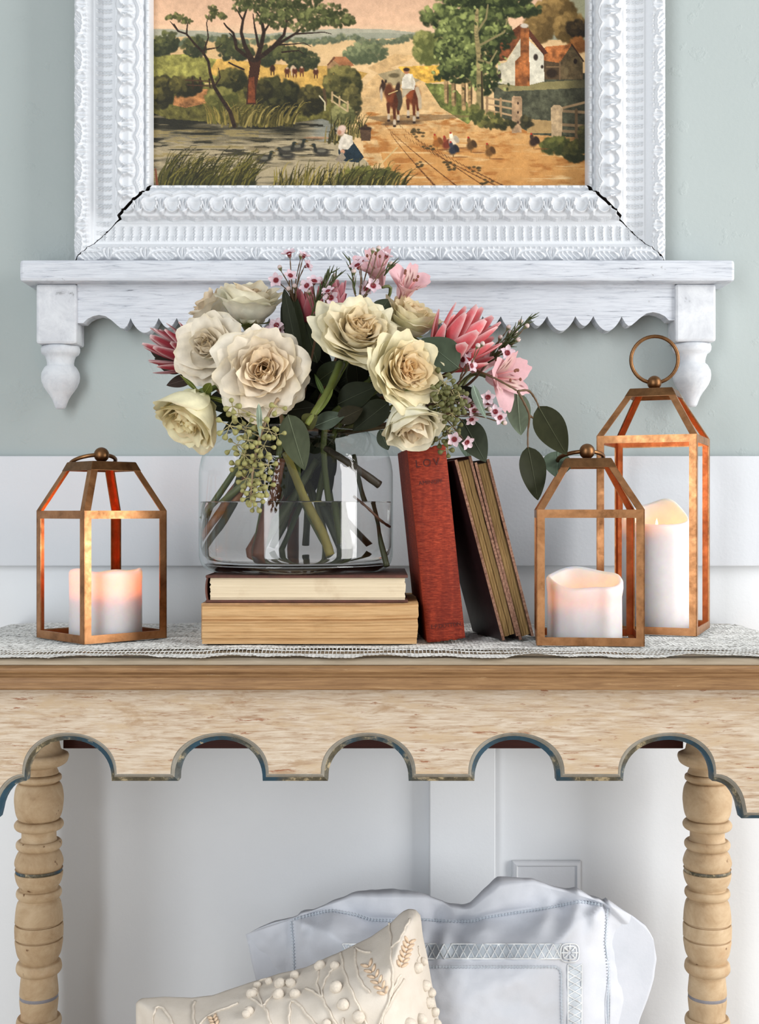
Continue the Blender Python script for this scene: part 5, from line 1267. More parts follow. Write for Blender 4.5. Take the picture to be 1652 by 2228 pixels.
def rose(label, px, py, d, R, axis, openness, seed, heart=(232, 200, 160), outer=(236, 228, 198), base=(214, 208, 140), edge=None, layers=((5, 0.0), (5, .18), (5, .36), (6, .54), (6, .7), (5, .84), (4, .96)),
         tipcut=(0, 0), stem_to=None, ruf=0.10, lop=0.0):
    rng = random.Random(seed)
    C0 = W(px, py, d); ax = Vector(axis).normalized(); M = frame_from(ax)
    B0 = C0-ax*R*0.48
    th = thing('rose', label, 'rose', tuple(B0), 'cream roses in the vase')
    tot = sum(n for n, _ in layers); k = 0
    for li, (n, f) in enumerate(layers):
        ph0 = rng.random()*6.28
        for i in range(n):
            a0 = math.radians((100*openness+58*(1-openness))*(1-f)+26*f+rng.uniform(-6, 6))
            a1 = math.radians((74*openness+6*(1-openness))*(1-f)+(-26)*f+rng.uniform(-12, 12))
            cu = math.radians((58*(0.5+openness))*(1-f)**0.7+10+rng.uniform(-14, 22))
            Lf = (1.06-0.50*f)*(0.92+0.16*rng.random())
            V, Fc = petal_mesh(R, a0, a1, cu, 0.80-0.40*f+0.08*rng.random(), Lf, R*0.05*(1-f)+0.004*R, R*(0.02+0.14*f), ph0+2*math.pi*(i+0.25*rng.random())/n, ruf*(0.9+1.0*rng.random()), rng, nu=23, nv=13, cupk=1.15-0.75*f, edge_cut=0.30, crumple=0.011)
            nu, nv = 23, 13
            v = np.tile(np.linspace(0, 1, nv), nu)[:, None]; u = np.repeat(np.linspace(-1, 1, nu), nv)[:, None]
            co, ch, cb = lin(outer), lin(heart), lin(base)
            cc = co*(1-f**1.3)+ch*f**1.3
            C_ = cc*(0.93+0.14*rng.random())*np.ones((len(V), 3)); wb = np.clip(1-v*2.4, 0, 1)*(0.75-0.3*f); C_ = C_*(1-wb)+cb*wb
            wt = np.clip((v-0.85)/0.15, 0, 1)*np.clip(0.5+0.5*np.sin(5*u+seed), 0, 1)*0.35
            C_ = C_*(1-wt)+lin(edge if edge else (214, 190, 128))*wt
            C_ *= 1+0.05*np.sin(u*17+2*np.sin(v*3))*np.clip(v*2, 0, 1)
            P = V @ np.array(M).T+np.array(B0)
            obj('petal', P, Fc, MT['petal'], th, col=C_); k += 1
    # calyx, sepals, stem
    g = (96, 108, 52)
    mb = MB().lathe([(0.002, -0.16*R), (0.10*R, -0.13*R), (0.15*R, -0.05*R), (0.16*R, 0.02*R), (0.10*R, 0.06*R)], (0, 0, 0), 12)
    obj('calyx', [B0+M @ Vector(v) for v in mb.v], mb.f, MT['stemcol'], th, col=np.tile(lin(g), (len(mb.v), 1)))
    for i in range(5):
        a = 2*math.pi*i/5+rng.random(); o = Vector((math.cos(a), math.sin(a), 0))
        p0 = B0+M @ (o*0.12*R); p1 = B0+M @ (o*R*0.62+Vector((0, 0, 0.10*R*rng.uniform(-1.4, 1))))
        leaf(th, p0, p1, 0.2*R, M @ Vector((0, 0, 1)), (104, 112, 52), name='sepal', bend=-.2)
    if stem_to:
        P = [B0-ax*R*0.12, B0-ax*R*0.5+(NECK-B0)*0.2]+[Vector(q) for q in stem_to]
        stem(th, P, (0.0026, 0.0032), (84, 96, 44), col2=(74, 84, 40))
    return th
V_ = lambda px, py, d: W(px, py, d)
NK = lambda dx, dy: NECK+Vector((dx, dy, 0))
# ---------------------------------------------------------------- the roses
YW = (246, 240, 212); PW = (246, 238, 222)
rose('cream rose at upper left, seen from the side with its cup turned up', 543, 660, 1.225, 0.044, (0.08, -0.30, 1.0), 0.30, 21, outer=(246, 243, 224), layers=((5, 0.0), (5, .15), (4, .34), (5, .5), (5, .7), (4, .9)), stem_to=[NK(-.03, .01), V_(470, 1150, 1.30)])
rose('blown cream rose behind the upper left one, a petal drooping toward the left', 458, 668, 1.285, 0.036, (-0.75, -0.15, 0.75), 0.75, 22, outer=(244, 238, 222), base=(198, 186, 140), stem_to=[NK(-.035, .03), V_(450, 1180, 1.31)])
rose('flat cream rose with broad smooth petals at the far left', 452, 752, 1.180, 0.0375, (-0.28, -0.95, 0.22), 0.72, 33, outer=PW, heart=(238, 224, 200), layers=((5, 0.0), (5, .12), (4, .30), (4, .52), (4, .80), (3, .94)), stem_to=[NK(-.04, -.02), V_(440, 1130, 1.24)])
rose('large full cream rose in front, its peach heart facing out', 572, 806, 1.135, 0.0435, (0.05, -0.97, 0.10), 0.82, 4, outer=PW, heart=(234, 206, 166), layers=((6, 0.0), (6, .13), (6, .28), (7, .44), (7, .60), (7, .76), (5, .9)), ruf=0.12, stem_to=[NK(-.012, -.03), V_(565, 1205, 1.215)])
rose('yellowish cream rose at lower left with brown edged petals, drooping', 416, 900, 1.150, 0.047, (-0.45, -0.42, -0.78), 0.16, 5, outer=(246, 240, 204), base=(216, 212, 146), edge=(176, 120, 66), heart=(236, 222, 168), stem_to=[NK(-.045, -.02), V_(470, 1200, 1.27)])
rose('full cream rose at the middle top, opening up to the right', 780, 720, 1.150, 0.0415, (0.22, -0.80, 0.55), 0.66, 6, outer=YW, heart=(236, 208, 164), layers=((6, 0.0), (6, .14), (6, .30), (7, .46), (7, .62), (7, .78), (5, .92)), ruf=0.12, stem_to=[NK(.012, -.02), V_(650, 1060, 1.20), V_(716, 1205, 1.19)])
rose('pale cream rose tucked behind, at the right shoulder', 897, 692, 1.205, 0.036, (0.30, -0.45, 0.85), 0.45, 7, outer=(247, 242, 208), base=(218, 214, 140), stem_to=[NK(.03, .01), V_(745, 1225, 1.24)])
rose('cream rose on the right with a ragged peach heart', 884, 808, 1.130, 0.0400, (0.48, -0.86, 0.10), 0.60, 8, outer=(246, 240, 208), heart=(230, 190, 136), base=(222, 214, 130), layers=((5, 0.0), (6, .12), (6, .28), (7, .44), (7, .60), (7, .76), (6, .92)), ruf=0.14, stem_to=[NK(.03, -.03), V_(728, 1180, 1.22)])
rose('cream rose hanging low on the right above the red book, seen from behind', 893, 915, 1.145, 0.043, (0.18, -0.42, -0.88), 0.16, 9, outer=(246, 243, 222), base=(232, 228, 184), layers=((5, 0.0), (5, .14), (5, .34), (4, .6), (4, .85)), stem_to=[NK(.04, -.02), V_(690, 1100, 1.25)])

# ---------------------------------------------------------------- alstroemeria
def alstro(label, px, py, d, R, axis, seed, spread, stem_to, gr='pink alstroemeria in the vase'):
    rng = random.Random(seed); C0 = W(px, py, d); ax = Vector(axis).normalized(); M = frame_from(ax); B0 = C0-ax*R*0.55
    th = thing('alstroemeria', label, 'flower', tuple(B0), gr)
    pk = lin((244, 206, 210)); pd = lin((226, 150, 160)); wy = lin((240, 226, 206))
    for ring in (0, 1):
        for i in range(3):
            ph = 2*math.pi*i/3+ring*math.pi/3+seed
            V, Fc = petal_mesh(R, math.radians(12), math.radians((50 if ring == 0 else 40)*spread+rng.uniform(-8, 8)), math.radians(40), (0.44 if ring == 0 else 0.27), (1.25 if ring == 0 else 1.2), 0.04*R, 0.02*R, ph, 0.06, rng, cupk=0.9, notch=0.05 if ring == 0 else 0)
            v = np.tile(np.linspace(0, 1, 11), 17)[:, None]; u = np.repeat(np.linspace(-1, 1, 17), 11)[:, None]
            C_ = pk*(1-0.35*v)+pd*0.35*v; e = np.clip(np.abs(u)*1.2-0.3, 0, 1)*v; C_ = C_*(1-0.3*e)+lin((246, 226, 224))*0.3*e
            if ring == 1:
                wc = np.clip(1-np.abs(v-0.6)/0.35, 0, 1)*(np.abs(u) < 0.75); C_ = C_*(1-wc*.7)+wy*wc*.7
                st = ((np.sin(u*16) > 0.55) & (np.abs(v-0.62) < 0.2) & (np.sin(v*40+u*9) > -0.2)); C_ = np.where(st, lin((128, 48, 56)), C_)
            P = V @ np.array(M).T+np.array(B0)
            obj('petal', P, Fc, MT['pink_petal'], th, 'spotted inner petal' if ring else None, col=C_)
    for i in range(5):
        a = rng.random()*6.28; e = Vector((math.cos(a)*.22*R, math.sin(a)*.22*R, 1.0*R+.12*R*rng.random()))
        p = [B0, B0+M @ (e*0.6), B0+M @ e]; m = MB().tube(p, 0.0005, 5); m.ball(p[-1], 0.0014, 7, 5, (1, .7, 1.2))
        obj('stamen', m.v, m.f, MT['stemcol'], th, col=np.array([lin((224, 160, 160)) if k < 15 else lin((120, 70, 50)) for k in range(len(m.v))]))
    if stem_to: stem(th, [B0, B0-ax*R*0.6]+stem_to, (0.0016, 0.0022), (104, 112, 62), col2=(74, 86, 48))
    return th
alstro('pink alstroemeria at the top, trumpet turned left and up', 820, 590, 1.220, 0.0320, (-0.25, -0.62, 0.75), 1, 0.95, [NK(.01, .02), V_(600, 1130, 1.29)])
alstro('pink alstroemeria at the top right, streaked throat facing out', 884, 626, 1.210, 0.0320, (0.30, -0.70, 0.60), 2.2, 0.9, [NK(.02, .02), V_(690, 1190, 1.28)])
alstro('pink alstroemeria hanging out on the right over the wall', 1092, 822, 1.190, 0.0370, (0.62, -0.72, -0.12), 0.6, 1.15, [V_(960, 880, 1.215), NK(.04, .0), V_(620, 1190, 1.26)])
alstro('peach pink alstroemeria seen from the side behind the right one', 1050, 792, 1.225, 0.0260, (0.62, -0.20, 0.55), 1.4, 0.5, [V_(960, 890, 1.23), NK(.04, .02), V_(610, 1180, 1.30)])

# ---------------------------------------------------------------- proteas
def protea(label, px, py, d, L, axis, spread, seed, cols, nb=(9, 10, 8), stem_to=None, wid=0.17, fl=1.0):
    rng = random.Random(seed); B0 = W(px, py, d); ax = Vector(axis).normalized(); M = frame_from(ax)
    th = thing('protea', label, 'flower', tuple(B0), 'red proteas in the vase')
    for ri, n in enumerate(nb):
        f = ri/(len(nb)-1) if len(nb) > 1 else 0
        for i in range(n):
            phi = 2*math.pi*(i+0.5*(ri % 2)+0.2*rng.random())/n
            l = L*(0.78+0.22*f+0.10*rng.random()); a0 = math.radians(22+spread*(1-f)*0.9); a1 = math.radians(spread*(1-f)*0.55+rng.uniform(-3, 5)-3)
            nu, nv = 7, 12; V = []
            for iu in range(nu):
                u = (iu/(nu-1)-.5)*2; r, z = 0.05*L, 0.0
                for j in range(nv):
                    v = j/(nv-1)
                    if j: a = a0+(a1-a0)*v; r += math.sin(a)*l/nv; z += math.cos(a)*l/nv
                    w_ = wid*L*0.5*max(0.03, math.sin(math.pi*(0.10+0.86*v)**0.9))**0.7
                    x, y = r-abs(u)**2*w_*0.55, u*w_
                    V.append((x*math.cos(phi)-y*math.sin(phi), x*math.sin(phi)+y*math.cos(phi), z))
            V = np.array(V) @ np.array(M).T+np.array(B0)
            v = np.tile(np.linspace(0, 1, nv), nu)[:, None]; u = np.repeat(np.linspace(-1, 1, nu), nv)[:, None]
            C_ = lin(cols[0])*(1-v)+lin(cols[1])*v; C_ = C_*(0.85+0.3*rng.random())
            e = np.clip((np.abs(u)-0.55)/0.45, 0, 1)*np.clip(v*1.6-0.5, 0, 1)*fl; e = np.maximum(e, np.clip((v-0.90)/0.10, 0, 1)*fl); C_ = C_*(1-0.75*e)+lin((244, 224, 222))*0.75*e
            obj('bract', V, grid_faces(nu, nv), MT['bract'], th, col=C_)
    if stem_to: stem(th, [B0+ax*0.1*L, B0-ax*L*0.25]+stem_to, (0.0034, 0.0042), (96, 76, 48), col2=(110, 62, 36))
    return th
protea('coral red protea fanning its white tipped bracts out on the right', 946, 800, 1.195, 0.076, (0.62, -0.30, 0.60), 40, 1, ((186, 44, 56), (230, 112, 118)), (7, 8, 7), [NK(.03, .03), V_(560, 1205, 1.25)], 0.25)
protea('dark pink closed protea standing between the roses at the top', 668, 742, 1.245, 0.058, (0.02, -0.12, 1.0), 13, 2, ((112, 38, 48), (166, 78, 86)), (7, 6, 5), [NK(-.005, .02), V_(570, 1200, 1.23)], 0.24, 0.25)
protea('small dusky pink protea bud behind the waxflowers', 722, 700, 1.275, 0.045, (0.15, -0.1, 1.0), 12, 3, ((124, 60, 70), (170, 96, 104)), (6, 5), [NK(0, .03), V_(640, 1190, 1.30)], 0.30, 0.3)
protea('deep red protea at the far left peeping out behind a cream rose', 440, 790, 1.235, 0.062, (-0.85, -0.22, 0.38), 34, 4, ((104, 20, 32), (160, 52, 64)), (6, 7, 7), [NK(-.035, .02), V_(445, 1150, 1.28)], 0.19)

# ---------------------------------------------------------------- waxflower sprigs
def make_wax():
    V, Fs, C_ = [], [], []
    for i in range(5):
        phi = 2*math.pi*i/5; b = len(V); nu, nv = 5, 5
        for iu in range(nu):
            u = (iu/(nu-1)-.5)*2
            for j in range(nv):
                v = j/(nv-1); w_ = 0.62*math.sin(math.pi*(0.12+0.80*v))**0.6; r = 0.28+0.78*v*(1-0.2*u*u)
                x, y, z = r, u*w_*0.62, 0.16*v+0.12*u*u+0.10*v*v
                V.append((x*math.cos(phi)-y*math.sin(phi), x*math.sin(phi)+y*math.cos(phi), z)); C_.append(lin((236, 212, 220))*(0.8+0.2*v) if v > 0.1 else lin((206, 150, 160)))
        Fs += [tuple(x+b for x in f) for f in grid_faces(nu, nv)]
    pet = (V, Fs, C_)
    m = MB().lathe([(0.05, -0.62), (0.20, -0.5), (0.30, -0.1), (0.36, 0.12), (0.30, 0.16), (0.22, 0.02), (0.01, -0.02)], (0, 0, 0), 10); cu = (m.v, m.f)
    def mesh(name, V, Fs, C_, mat):
        me = bpy.data.meshes.new(name); me.from_pydata([tuple(v) for v in V], [], Fs); me.polygons.foreach_set('use_smooth', np.ones(len(me.polygons), bool))
        a = me.color_attributes.new('Col', 'FLOAT_COLOR', 'POINT'); cc = np.ones((len(V), 4), np.float32); cc[:, :3] = np.array(C_); a.data.foreach_set('color', cc.ravel()); me.materials.append(mat); return me
    a = mesh('waxflower', *pet, MT['wax_flower'])
    b = mesh('flower_cup', cu[0], cu[1], [lin((132, 40, 48)) if v[2] > -0.15 else lin((150, 120, 110)) for v in cu[0]], MT['wax_flower'])
    bm = MB().ball((0, 0, 0), 0.62, 9, 6, (1, 1, 1.1)); bm.lathe([(0.05, -1.2), (0.3, -0.7), (0.5, -0.3)], (0, 0, 0), 8)
    c = mesh('flower_bud', bm.v, bm.f, [lin((218, 196, 190)) if v[2] > -.25 else lin((120, 124, 84)) for v in bm.v], MT['wax_flower'])
    return a, b, c
WXA, WXB, WXC = make_wax()
def sprig(label, root, flowers, buds, needles, d, col=(88, 66, 48), stem_to=None, n_need=0, fs=0.0071):
    """flowers [(px, py, facing)]; twigs run from the root pixel"""
    R0 = W(root[0], root[1], d+0.01)
    th = thing('waxflower_sprig', label, 'flower', tuple(R0), 'waxflower sprigs in the vase')
    if stem_to: stem(th, [R0]+stem_to, (0.0011, 0.0015), col)
    r = random.Random(int(root[0]))
    def twig(Q, ax):
        e = Q-ax*fs*0.6; mid = R0.lerp(e, 0.55)+Vector((r.uniform(-.003, .003), 0, r.uniform(-.002, .003)))
        stem(th, [R0, mid, e], (0.0008, 0.0005), (104, 82, 60), 'twig', 5)
    for px, py, f in flowers:
        Q = W(px, py, d+r.uniform(-.012, .012)); ax = Vector(f).normalized(); twig(Q, ax)
        s_ = fs*r.uniform(0.88, 1.12); M = Matrix.Translation(Q-R0) @ (frame_from(ax) @ Matrix.Rotation(r.random()*6, 3, 'Z')).to_4x4() @ Matrix.Scale(s_, 4)
        a = link('waxflower', WXA, th, M=M); b = link('flower_cup', WXB, a, 'dark red cup of the flower')
    for px, py in buds:
        Q = W(px, py, d+r.uniform(-.01, .01)); ax = (Q-R0).normalized(); twig(Q, ax)
        link('flower_bud', WXC, th, M=Matrix.Translation(Q-R0) @ frame_from(ax).to_4x4() @ Matrix.Scale(fs*0.55, 4))
    for (x0, y0, x1, y1) in needles:
        mb = MB(); P0, P1 = W(x0, y0, d), W(x1, y1, d-0.004)
        k_ = n_need
        mb.tube([P0, P0.lerp(P1, .5), P1], 0.0007, 5)
        for i in range(k_):
            q = P0.lerp(P1, (i+.3)/k_); dr = (P1-P0).normalized(); sd = Vector((r.uniform(-1, 1), r.uniform(-1, .3), r.uniform(-1, 1))); dv = (dr*1.1+sd*0.7).normalized()
            mb.tube([q, q+dv*0.005, q+dv*0.0105+dr*.001], [0.0006, 0.0007, 0.0002], 5)
        obj('needle_leaves', mb.v, mb.f, MT['stemcol'], th, col=np.tile(lin((66, 74, 40)), (len(mb.v), 1)))
    return th
sprig('waxflower sprig at upper left above the roses, four pink stars', (640, 660), [(629, 552, (-.2, -.5, .8)), (601, 610, (-.2, -.95, .1)), (632, 600, (.3, -.8, .4)), (669, 578, (.8, -.5, .3)), (662, 556, (.4, -.4, .8))], [(609, 582), (628, 628), (655, 556), (641, 622)], [], 1.215, stem_to=[V_(650, 720, 1.24), NK(-.01, .02)])
sprig('waxflower sprig across the dark pink protea, pink stars and needles', (690, 720), [(684, 612, (.2, -.7, .7)), (668, 622, (-.4, -.8, .3)), (702, 618, (.5, -.7, .5)), (720, 648, (.1, -.98, .1)), (714, 634, (-.3, -.6, .7))], [(728, 600), (658, 618), (672, 634)], [(676, 690, 712, 596), (690, 660, 722, 590), (700, 640, 736, 600)], 1.195, stem_to=[NK(0, 0)], n_need=12)
sprig('waxflower sprig beside the top alstroemeria, purplish cups', (780, 660), [(778, 578, (-.4, -.6, .7)), (797, 628, (-.1, -.98, .1)), (812, 622, (.3, -.9, .2)), (786, 568, (.2, -.5, .8)), (842, 556, (.5, -.3, .8))], [(812, 544), (824, 540), (770, 590), (850, 574)], [(774, 640, 760, 560), (836, 600, 852, 576)], 1.190, stem_to=[NK(.01, -.01)], n_need=7)
sprig('waxflower sprig in front of the coral protea', (1000, 830), [(1014, 766, (.1, -.98, .1)), (1008, 782, (-.5, -.7, -.2)), (1026, 796, (.6, -.6, .1))], [(1040, 752), (1050, 748)], [], 1.160, stem_to=[V_(940, 880, 1.19), NK(.03, -.01)])
sprig('budding waxflower sprig reaching up to the right with needle leaves', (1062, 790), [(1104, 768, (.3, -.9, .1)), (1096, 756, (-.3, -.7, .5))], [(1089, 734), (1110, 724), (1122, 722), (1128, 739), (1147, 709), (1133, 700), (1107, 712), (1120, 730)], [(1062, 790, 1110, 730), (1100, 744, 1155, 690), (1090, 760, 1118, 742)], 1.200, stem_to=[V_(980, 860, 1.21), NK(.04, .0)], n_need=16)
sprig('waxflower sprig low on the right among the seed heads', (960, 900), [(1012, 872, (-.3, -.9, .1)), (1024, 884, (.3, -.9, .1)), (1032, 893, (.2, -.8, -.4)), (989, 956, (-.1, -.97, -.1)), (1026, 912, (.2, -.6, -.7)), (1016, 962, (.5, -.7, -.4)), (1088, 908, (.3, -.8, -.3)), (1078, 896, (.1, -.9, .2)), (1062, 864, (0, -.9, -.3)), (1062, 876, (0, -.7, -.6))], [(1064, 890), (1098, 920)], [], 1.170, stem_to=[NK(.04, -.01)])
sprig('dusky waxflowers tucked between the left roses', (640, 770), [(602, 708, (-.2, -.9, .3)), (594, 716, (-.4, -.8, -.1)), (606, 718, (.3, -.9, 0))], [], [(566, 708, 584, 730)], 1.225, stem_to=[NK(-.01, 0)], n_need=5)

# ---------------------------------------------------------------- seeded eucalyptus: berries as parts that share one mesh
def berry_mesh(name, c0, c1):
    m = MB().lathe([(0.02, -1.9), (0.12, -1.5), (0.34, -1.0), (0.72, -0.5), (0.95, 0.0), (0.92, 0.42), (0.62, 0.80), (0.22, 0.90), (0.01, 0.84)], (0, 0, 0), 9)
    me = bpy.data.meshes.new(name); me.from_pydata(m.v, [], m.f); me.polygons.foreach_set('use_smooth', np.ones(len(me.polygons), bool))
    a = me.color_attributes.new('Col', 'FLOAT_COLOR', 'POINT'); cc = np.ones((len(m.v), 4), np.float32); cc[:, :3] = [lin(c0) if v[2] < -0.9 else lin(c1) for v in m.v]; a.data.foreach_set('color', cc.ravel()); me.materials.append(MT['berry']); return me
BRA = berry_mesh('berry', (166, 160, 108), (150, 146, 92)); BRB = berry_mesh('berry', (104, 104, 62), (98, 98, 58))
def seeded(label, main, clusters, d, bm, r_b, col, seed, stem_to=None, leaves=()):
    """main [(px, py)] hanging stem, clusters [(px, py, n, spread)]"""
    r = random.Random(seed); P = [W(x, y, d) for x, y in main]
    th = thing('eucalyptus_sprig', label, 'foliage', tuple(P[0]), 'seeded eucalyptus in the vase')
    stem(th, P, (0.0015, 0.0008), col)
    if stem_to: stem(th, [P[0]]+stem_to, (0.0016, 0.0022), col)
    path = bez(P, 8)
    for cx_, cy_, n, sp in clusters:
        H = W(cx_, cy_, d+r.uniform(-.010, .008)); near = min(path, key=lambda q: (q-H).length)
        stem(th, [near, near.lerp(H, .6)+Vector((0, 0, .001)), H], (0.0007, 0.0005), (168, 156, 112), 'twig', 5)
        for i in range(n):
            a = 2*math.pi*(i/n)+r.random()*.5; dv = Vector((math.cos(a), r.uniform(-.8, .25), math.sin(a)*0.9-0.25)).normalized(); l = sp*r.uniform(.7, 1.15)
            Q = H+dv*l
            m = link('berry', bm, th, M=Matrix.Translation(Q-ORG[th.name]) @ frame_from(dv).to_4x4() @ Matrix.Scale(r_b*r.uniform(.85, 1.15), 4))
            stem(th, [H, H.lerp(Q, .5), Q-dv*r_b*1.6], (0.0004, 0.0004), (168, 156, 112), 'stalk', 4)
    for lf in leaves: leaf(th, W(*lf[0]), W(*lf[1]), lf[2], lf[3], lf[4], *(lf[5:]))
    return th
seeded('pale seeded eucalyptus hanging over the front of the vase', [(604, 868), (586, 900), (566, 950), (554, 1000), (548, 1050), (545, 1092)],
       [(506, 884, 4, .007), (520, 900, 5, .009), (500, 926, 6, .010), (534, 930, 6, .010), (586, 934, 5, .009), (602, 946, 4, .008), (540, 958, 5, .009), (574, 970, 6, .010), (516, 968, 6, .010), (532, 990, 7, .010), (566, 996, 5, .009), (584, 1012, 5, .009), (520, 1014, 6, .009), (546, 1020, 7, .010), (536, 1042, 6, .009), (566, 1044, 5, .009), (556, 1062, 6, .009), (578, 1056, 4, .008), (546, 1080, 6, .009), (556, 1094, 5, .008), (604, 886, 3, .007)], 1.128, BRA, 0.00265, (150, 126, 96), 3, [NK(-.01, -.03)],
       leaves=[((563, 878, 1.12), (566, 952, 1.115), 0.0055, (.3, -1, 0), (128, 140, 122), .05, .02)])
seeded('dark green seeded eucalyptus at the right of the roses', [(1010, 850), (985, 862), (965, 880), (955, 900)],
       [(955, 818, 5, .008), (968, 832, 6, .009), (982, 848, 5, .009), (956, 850, 6, .009), (970, 866, 7, .009), (988, 872, 6, .009), (952, 880, 6, .009), (966, 896, 7, .009), (984, 900, 6, .008), (1000, 858, 4, .008), (1008, 882, 4, .007)], 1.140, BRB, 0.00265, (84, 84, 48), 5, [NK(.04, -.02)])
seeded('small seeded eucalyptus head hanging above the leaning books', [(950, 915), (965, 925), (978, 945)],
       [(984, 938, 6, .008), (990, 926, 4, .008), (978, 954, 4, .007), (948, 938, 4, .008), (956, 956, 4, .008), (974, 978, 4, .007)], 1.165, BRB, 0.0026, (84, 70, 48), 6, [NK(.045, -.01)])

# ---------------------------------------------------------------- leafy eucalyptus branches
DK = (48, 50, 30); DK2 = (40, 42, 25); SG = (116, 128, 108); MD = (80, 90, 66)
def branch(label, root, twigs, leaves, d, stem_to=None, col=(92, 70, 46), rr=(0.0013, 0.0008)):
    th = thing('eucalyptus_branch', label, 'foliage', tuple(W(root[0], root[1], d)), 'leafy eucalyptus in the vase')
    for tw_ in twigs: stem(th, [W(*q) for q in tw_], rr, col, 'twig' if tw_ is not twigs[0] else 'stem', 6)
    if stem_to: stem(th, [W(root[0], root[1], d)]+stem_to, (0.0014, 0.0022), col)
    for lf in leaves: leaf(th, W(*lf[0]), W(*lf[1]), lf[2], lf[3], lf[4], *(lf[5:]))
    return th
D1 = 1.185
branch('eucalyptus branch drooping to the right with dark leaves beside the small lantern', (1000, 795), [[(1000, 795, D1+.01), (1060, 815, D1-.015), (1105, 838, D1-.02), (1127, 851, D1-.015)], [(1127, 851, D1-.015), (1150, 850, D1-.01), (1165, 868, D1), (1174, 888, D1)], [(1127, 851, D1-.015), (1140, 875, D1-.01), (1152, 904, D1-.005), (1149, 940, D1), (1149, 975, D1)], [(1152, 904, D1-.005), (1172, 917, D1+.01)]],
       [((1172, 884, D1), (1233, 990, D1), 0.030, (-.35, -1, .1), DK, .15, .10), ((1149, 972, D1), (1172, 1088, D1), 0.0275, (.25, -1, .05), DK2, .12, .06), ((1126, 853, D1+.02), (1133, 948, D1+.03), 0.0245, (-.2, -.6, .5), SG, .12, .12),
        ((1214, 982, D1+.05), (1212, 1040, D1+.045), 0.030, (.1, -1, .1), (100, 116, 98), .05, .04)], D1+.01, [NK(.05, .02)])
branch('eucalyptus leaves behind the lower right rose over the book tops', (985, 905), [[(985, 905, 1.20), (1000, 912, 1.20), (1010, 918, 1.20)]],
       [((1006, 912, 1.20), (1057, 1005, 1.19), 0.0275, (-.1, -1, .15), (58, 64, 50), .12, .06), ((1004, 922, 1.225), (1022, 1000, 1.24), 0.018, (.2, -1, .1), (104, 122, 104), .1, .05), ((1030, 838, 1.155), (1056, 910, 1.15), 0.0105, (-.8, -.7, .1), (150, 166, 150), .3, .10)], 1.20, [NK(.05, 0)])
branch('broad eucalyptus leaf pair beside the right rose', (1000, 800), [[(1000, 800, 1.16), (985, 796, 1.15)]],
       [((998, 800, 1.150), (918, 736, 1.145), 0.034, (.2, -1, .2), (62, 72, 56), .12, .06), ((960, 745, 1.165), (986, 718, 1.17), 0.013, (.1, -1, .2), (60, 74, 46), .1, .1), ((820, 690, 1.19), (846, 650, 1.20), 0.020, (.3, -1, .2), (54, 62, 46), .1, .1), ((1040, 852, 1.19), (958, 872, 1.17), .020, (0, -1, .4), (30, 36, 26), .1, .1)], 1.16, [NK(.05, .01)])
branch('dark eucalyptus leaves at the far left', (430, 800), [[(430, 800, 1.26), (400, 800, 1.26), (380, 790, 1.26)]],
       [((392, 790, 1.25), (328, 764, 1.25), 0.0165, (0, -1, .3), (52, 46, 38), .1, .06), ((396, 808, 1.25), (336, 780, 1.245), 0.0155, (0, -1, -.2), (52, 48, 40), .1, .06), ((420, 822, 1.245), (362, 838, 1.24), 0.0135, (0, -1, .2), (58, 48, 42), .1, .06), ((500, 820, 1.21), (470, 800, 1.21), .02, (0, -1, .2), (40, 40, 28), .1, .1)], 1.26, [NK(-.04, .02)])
branch('long strap leaves standing up beside the dark pink protea', (655, 800), [[(655, 800, 1.22), (650, 780, 1.22)]],
       [((652, 790, 1.215), (618, 628, 1.21), 0.0150, (-.25, -1, .1), (44, 48, 34), .2, .03, None, 'leaf', None, 'strap'), ((655, 780, 1.225), (636, 634, 1.222), 0.0160, (.3, -1, .1), (50, 56, 36), .2, .03, None, 'leaf', None, 'strap'), ((690, 790, 1.23), (664, 700, 1.23), 0.016, (.2, -1, .1), (46, 52, 34), .2, .03, None, 'leaf', None, 'strap'), ((632, 800, 1.22), (612, 660, 1.225), 0.0085, (-.5, -1, .1), (34, 38, 26), .2, .03, None, 'leaf', None, 'strap')], 1.22, [NK(-.01, 0)])
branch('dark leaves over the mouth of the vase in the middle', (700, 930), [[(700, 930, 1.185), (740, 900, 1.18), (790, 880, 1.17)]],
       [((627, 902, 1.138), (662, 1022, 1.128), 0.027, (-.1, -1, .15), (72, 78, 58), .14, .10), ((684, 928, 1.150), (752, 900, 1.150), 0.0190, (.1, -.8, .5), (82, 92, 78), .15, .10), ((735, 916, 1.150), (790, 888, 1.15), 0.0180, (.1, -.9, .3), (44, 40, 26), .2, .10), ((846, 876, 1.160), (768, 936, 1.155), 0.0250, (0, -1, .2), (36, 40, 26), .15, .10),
        ((735, 880, 1.165), (822, 838, 1.16), 0.0270, (0, -1, .3), (32, 37, 22), .15, .10), ((690, 832, 1.185), (750, 788, 1.175), 0.022, (-.2, -1, .2), (36, 44, 22), .15, .10), ((612, 896, 1.165), (690, 884, 1.165), 0.022, (0, -1, .4), (34, 34, 24), .1, .1), ((660, 925, 1.140), (690, 905, 1.135), .016, (.2, -1, .1), (70, 70, 36), .3, .2), ((826, 935, 1.18), (846, 980, 1.19), .014, (.2, -1, 0), (58, 66, 52), .1, .1)], 1.185, [NK(0, 0)])
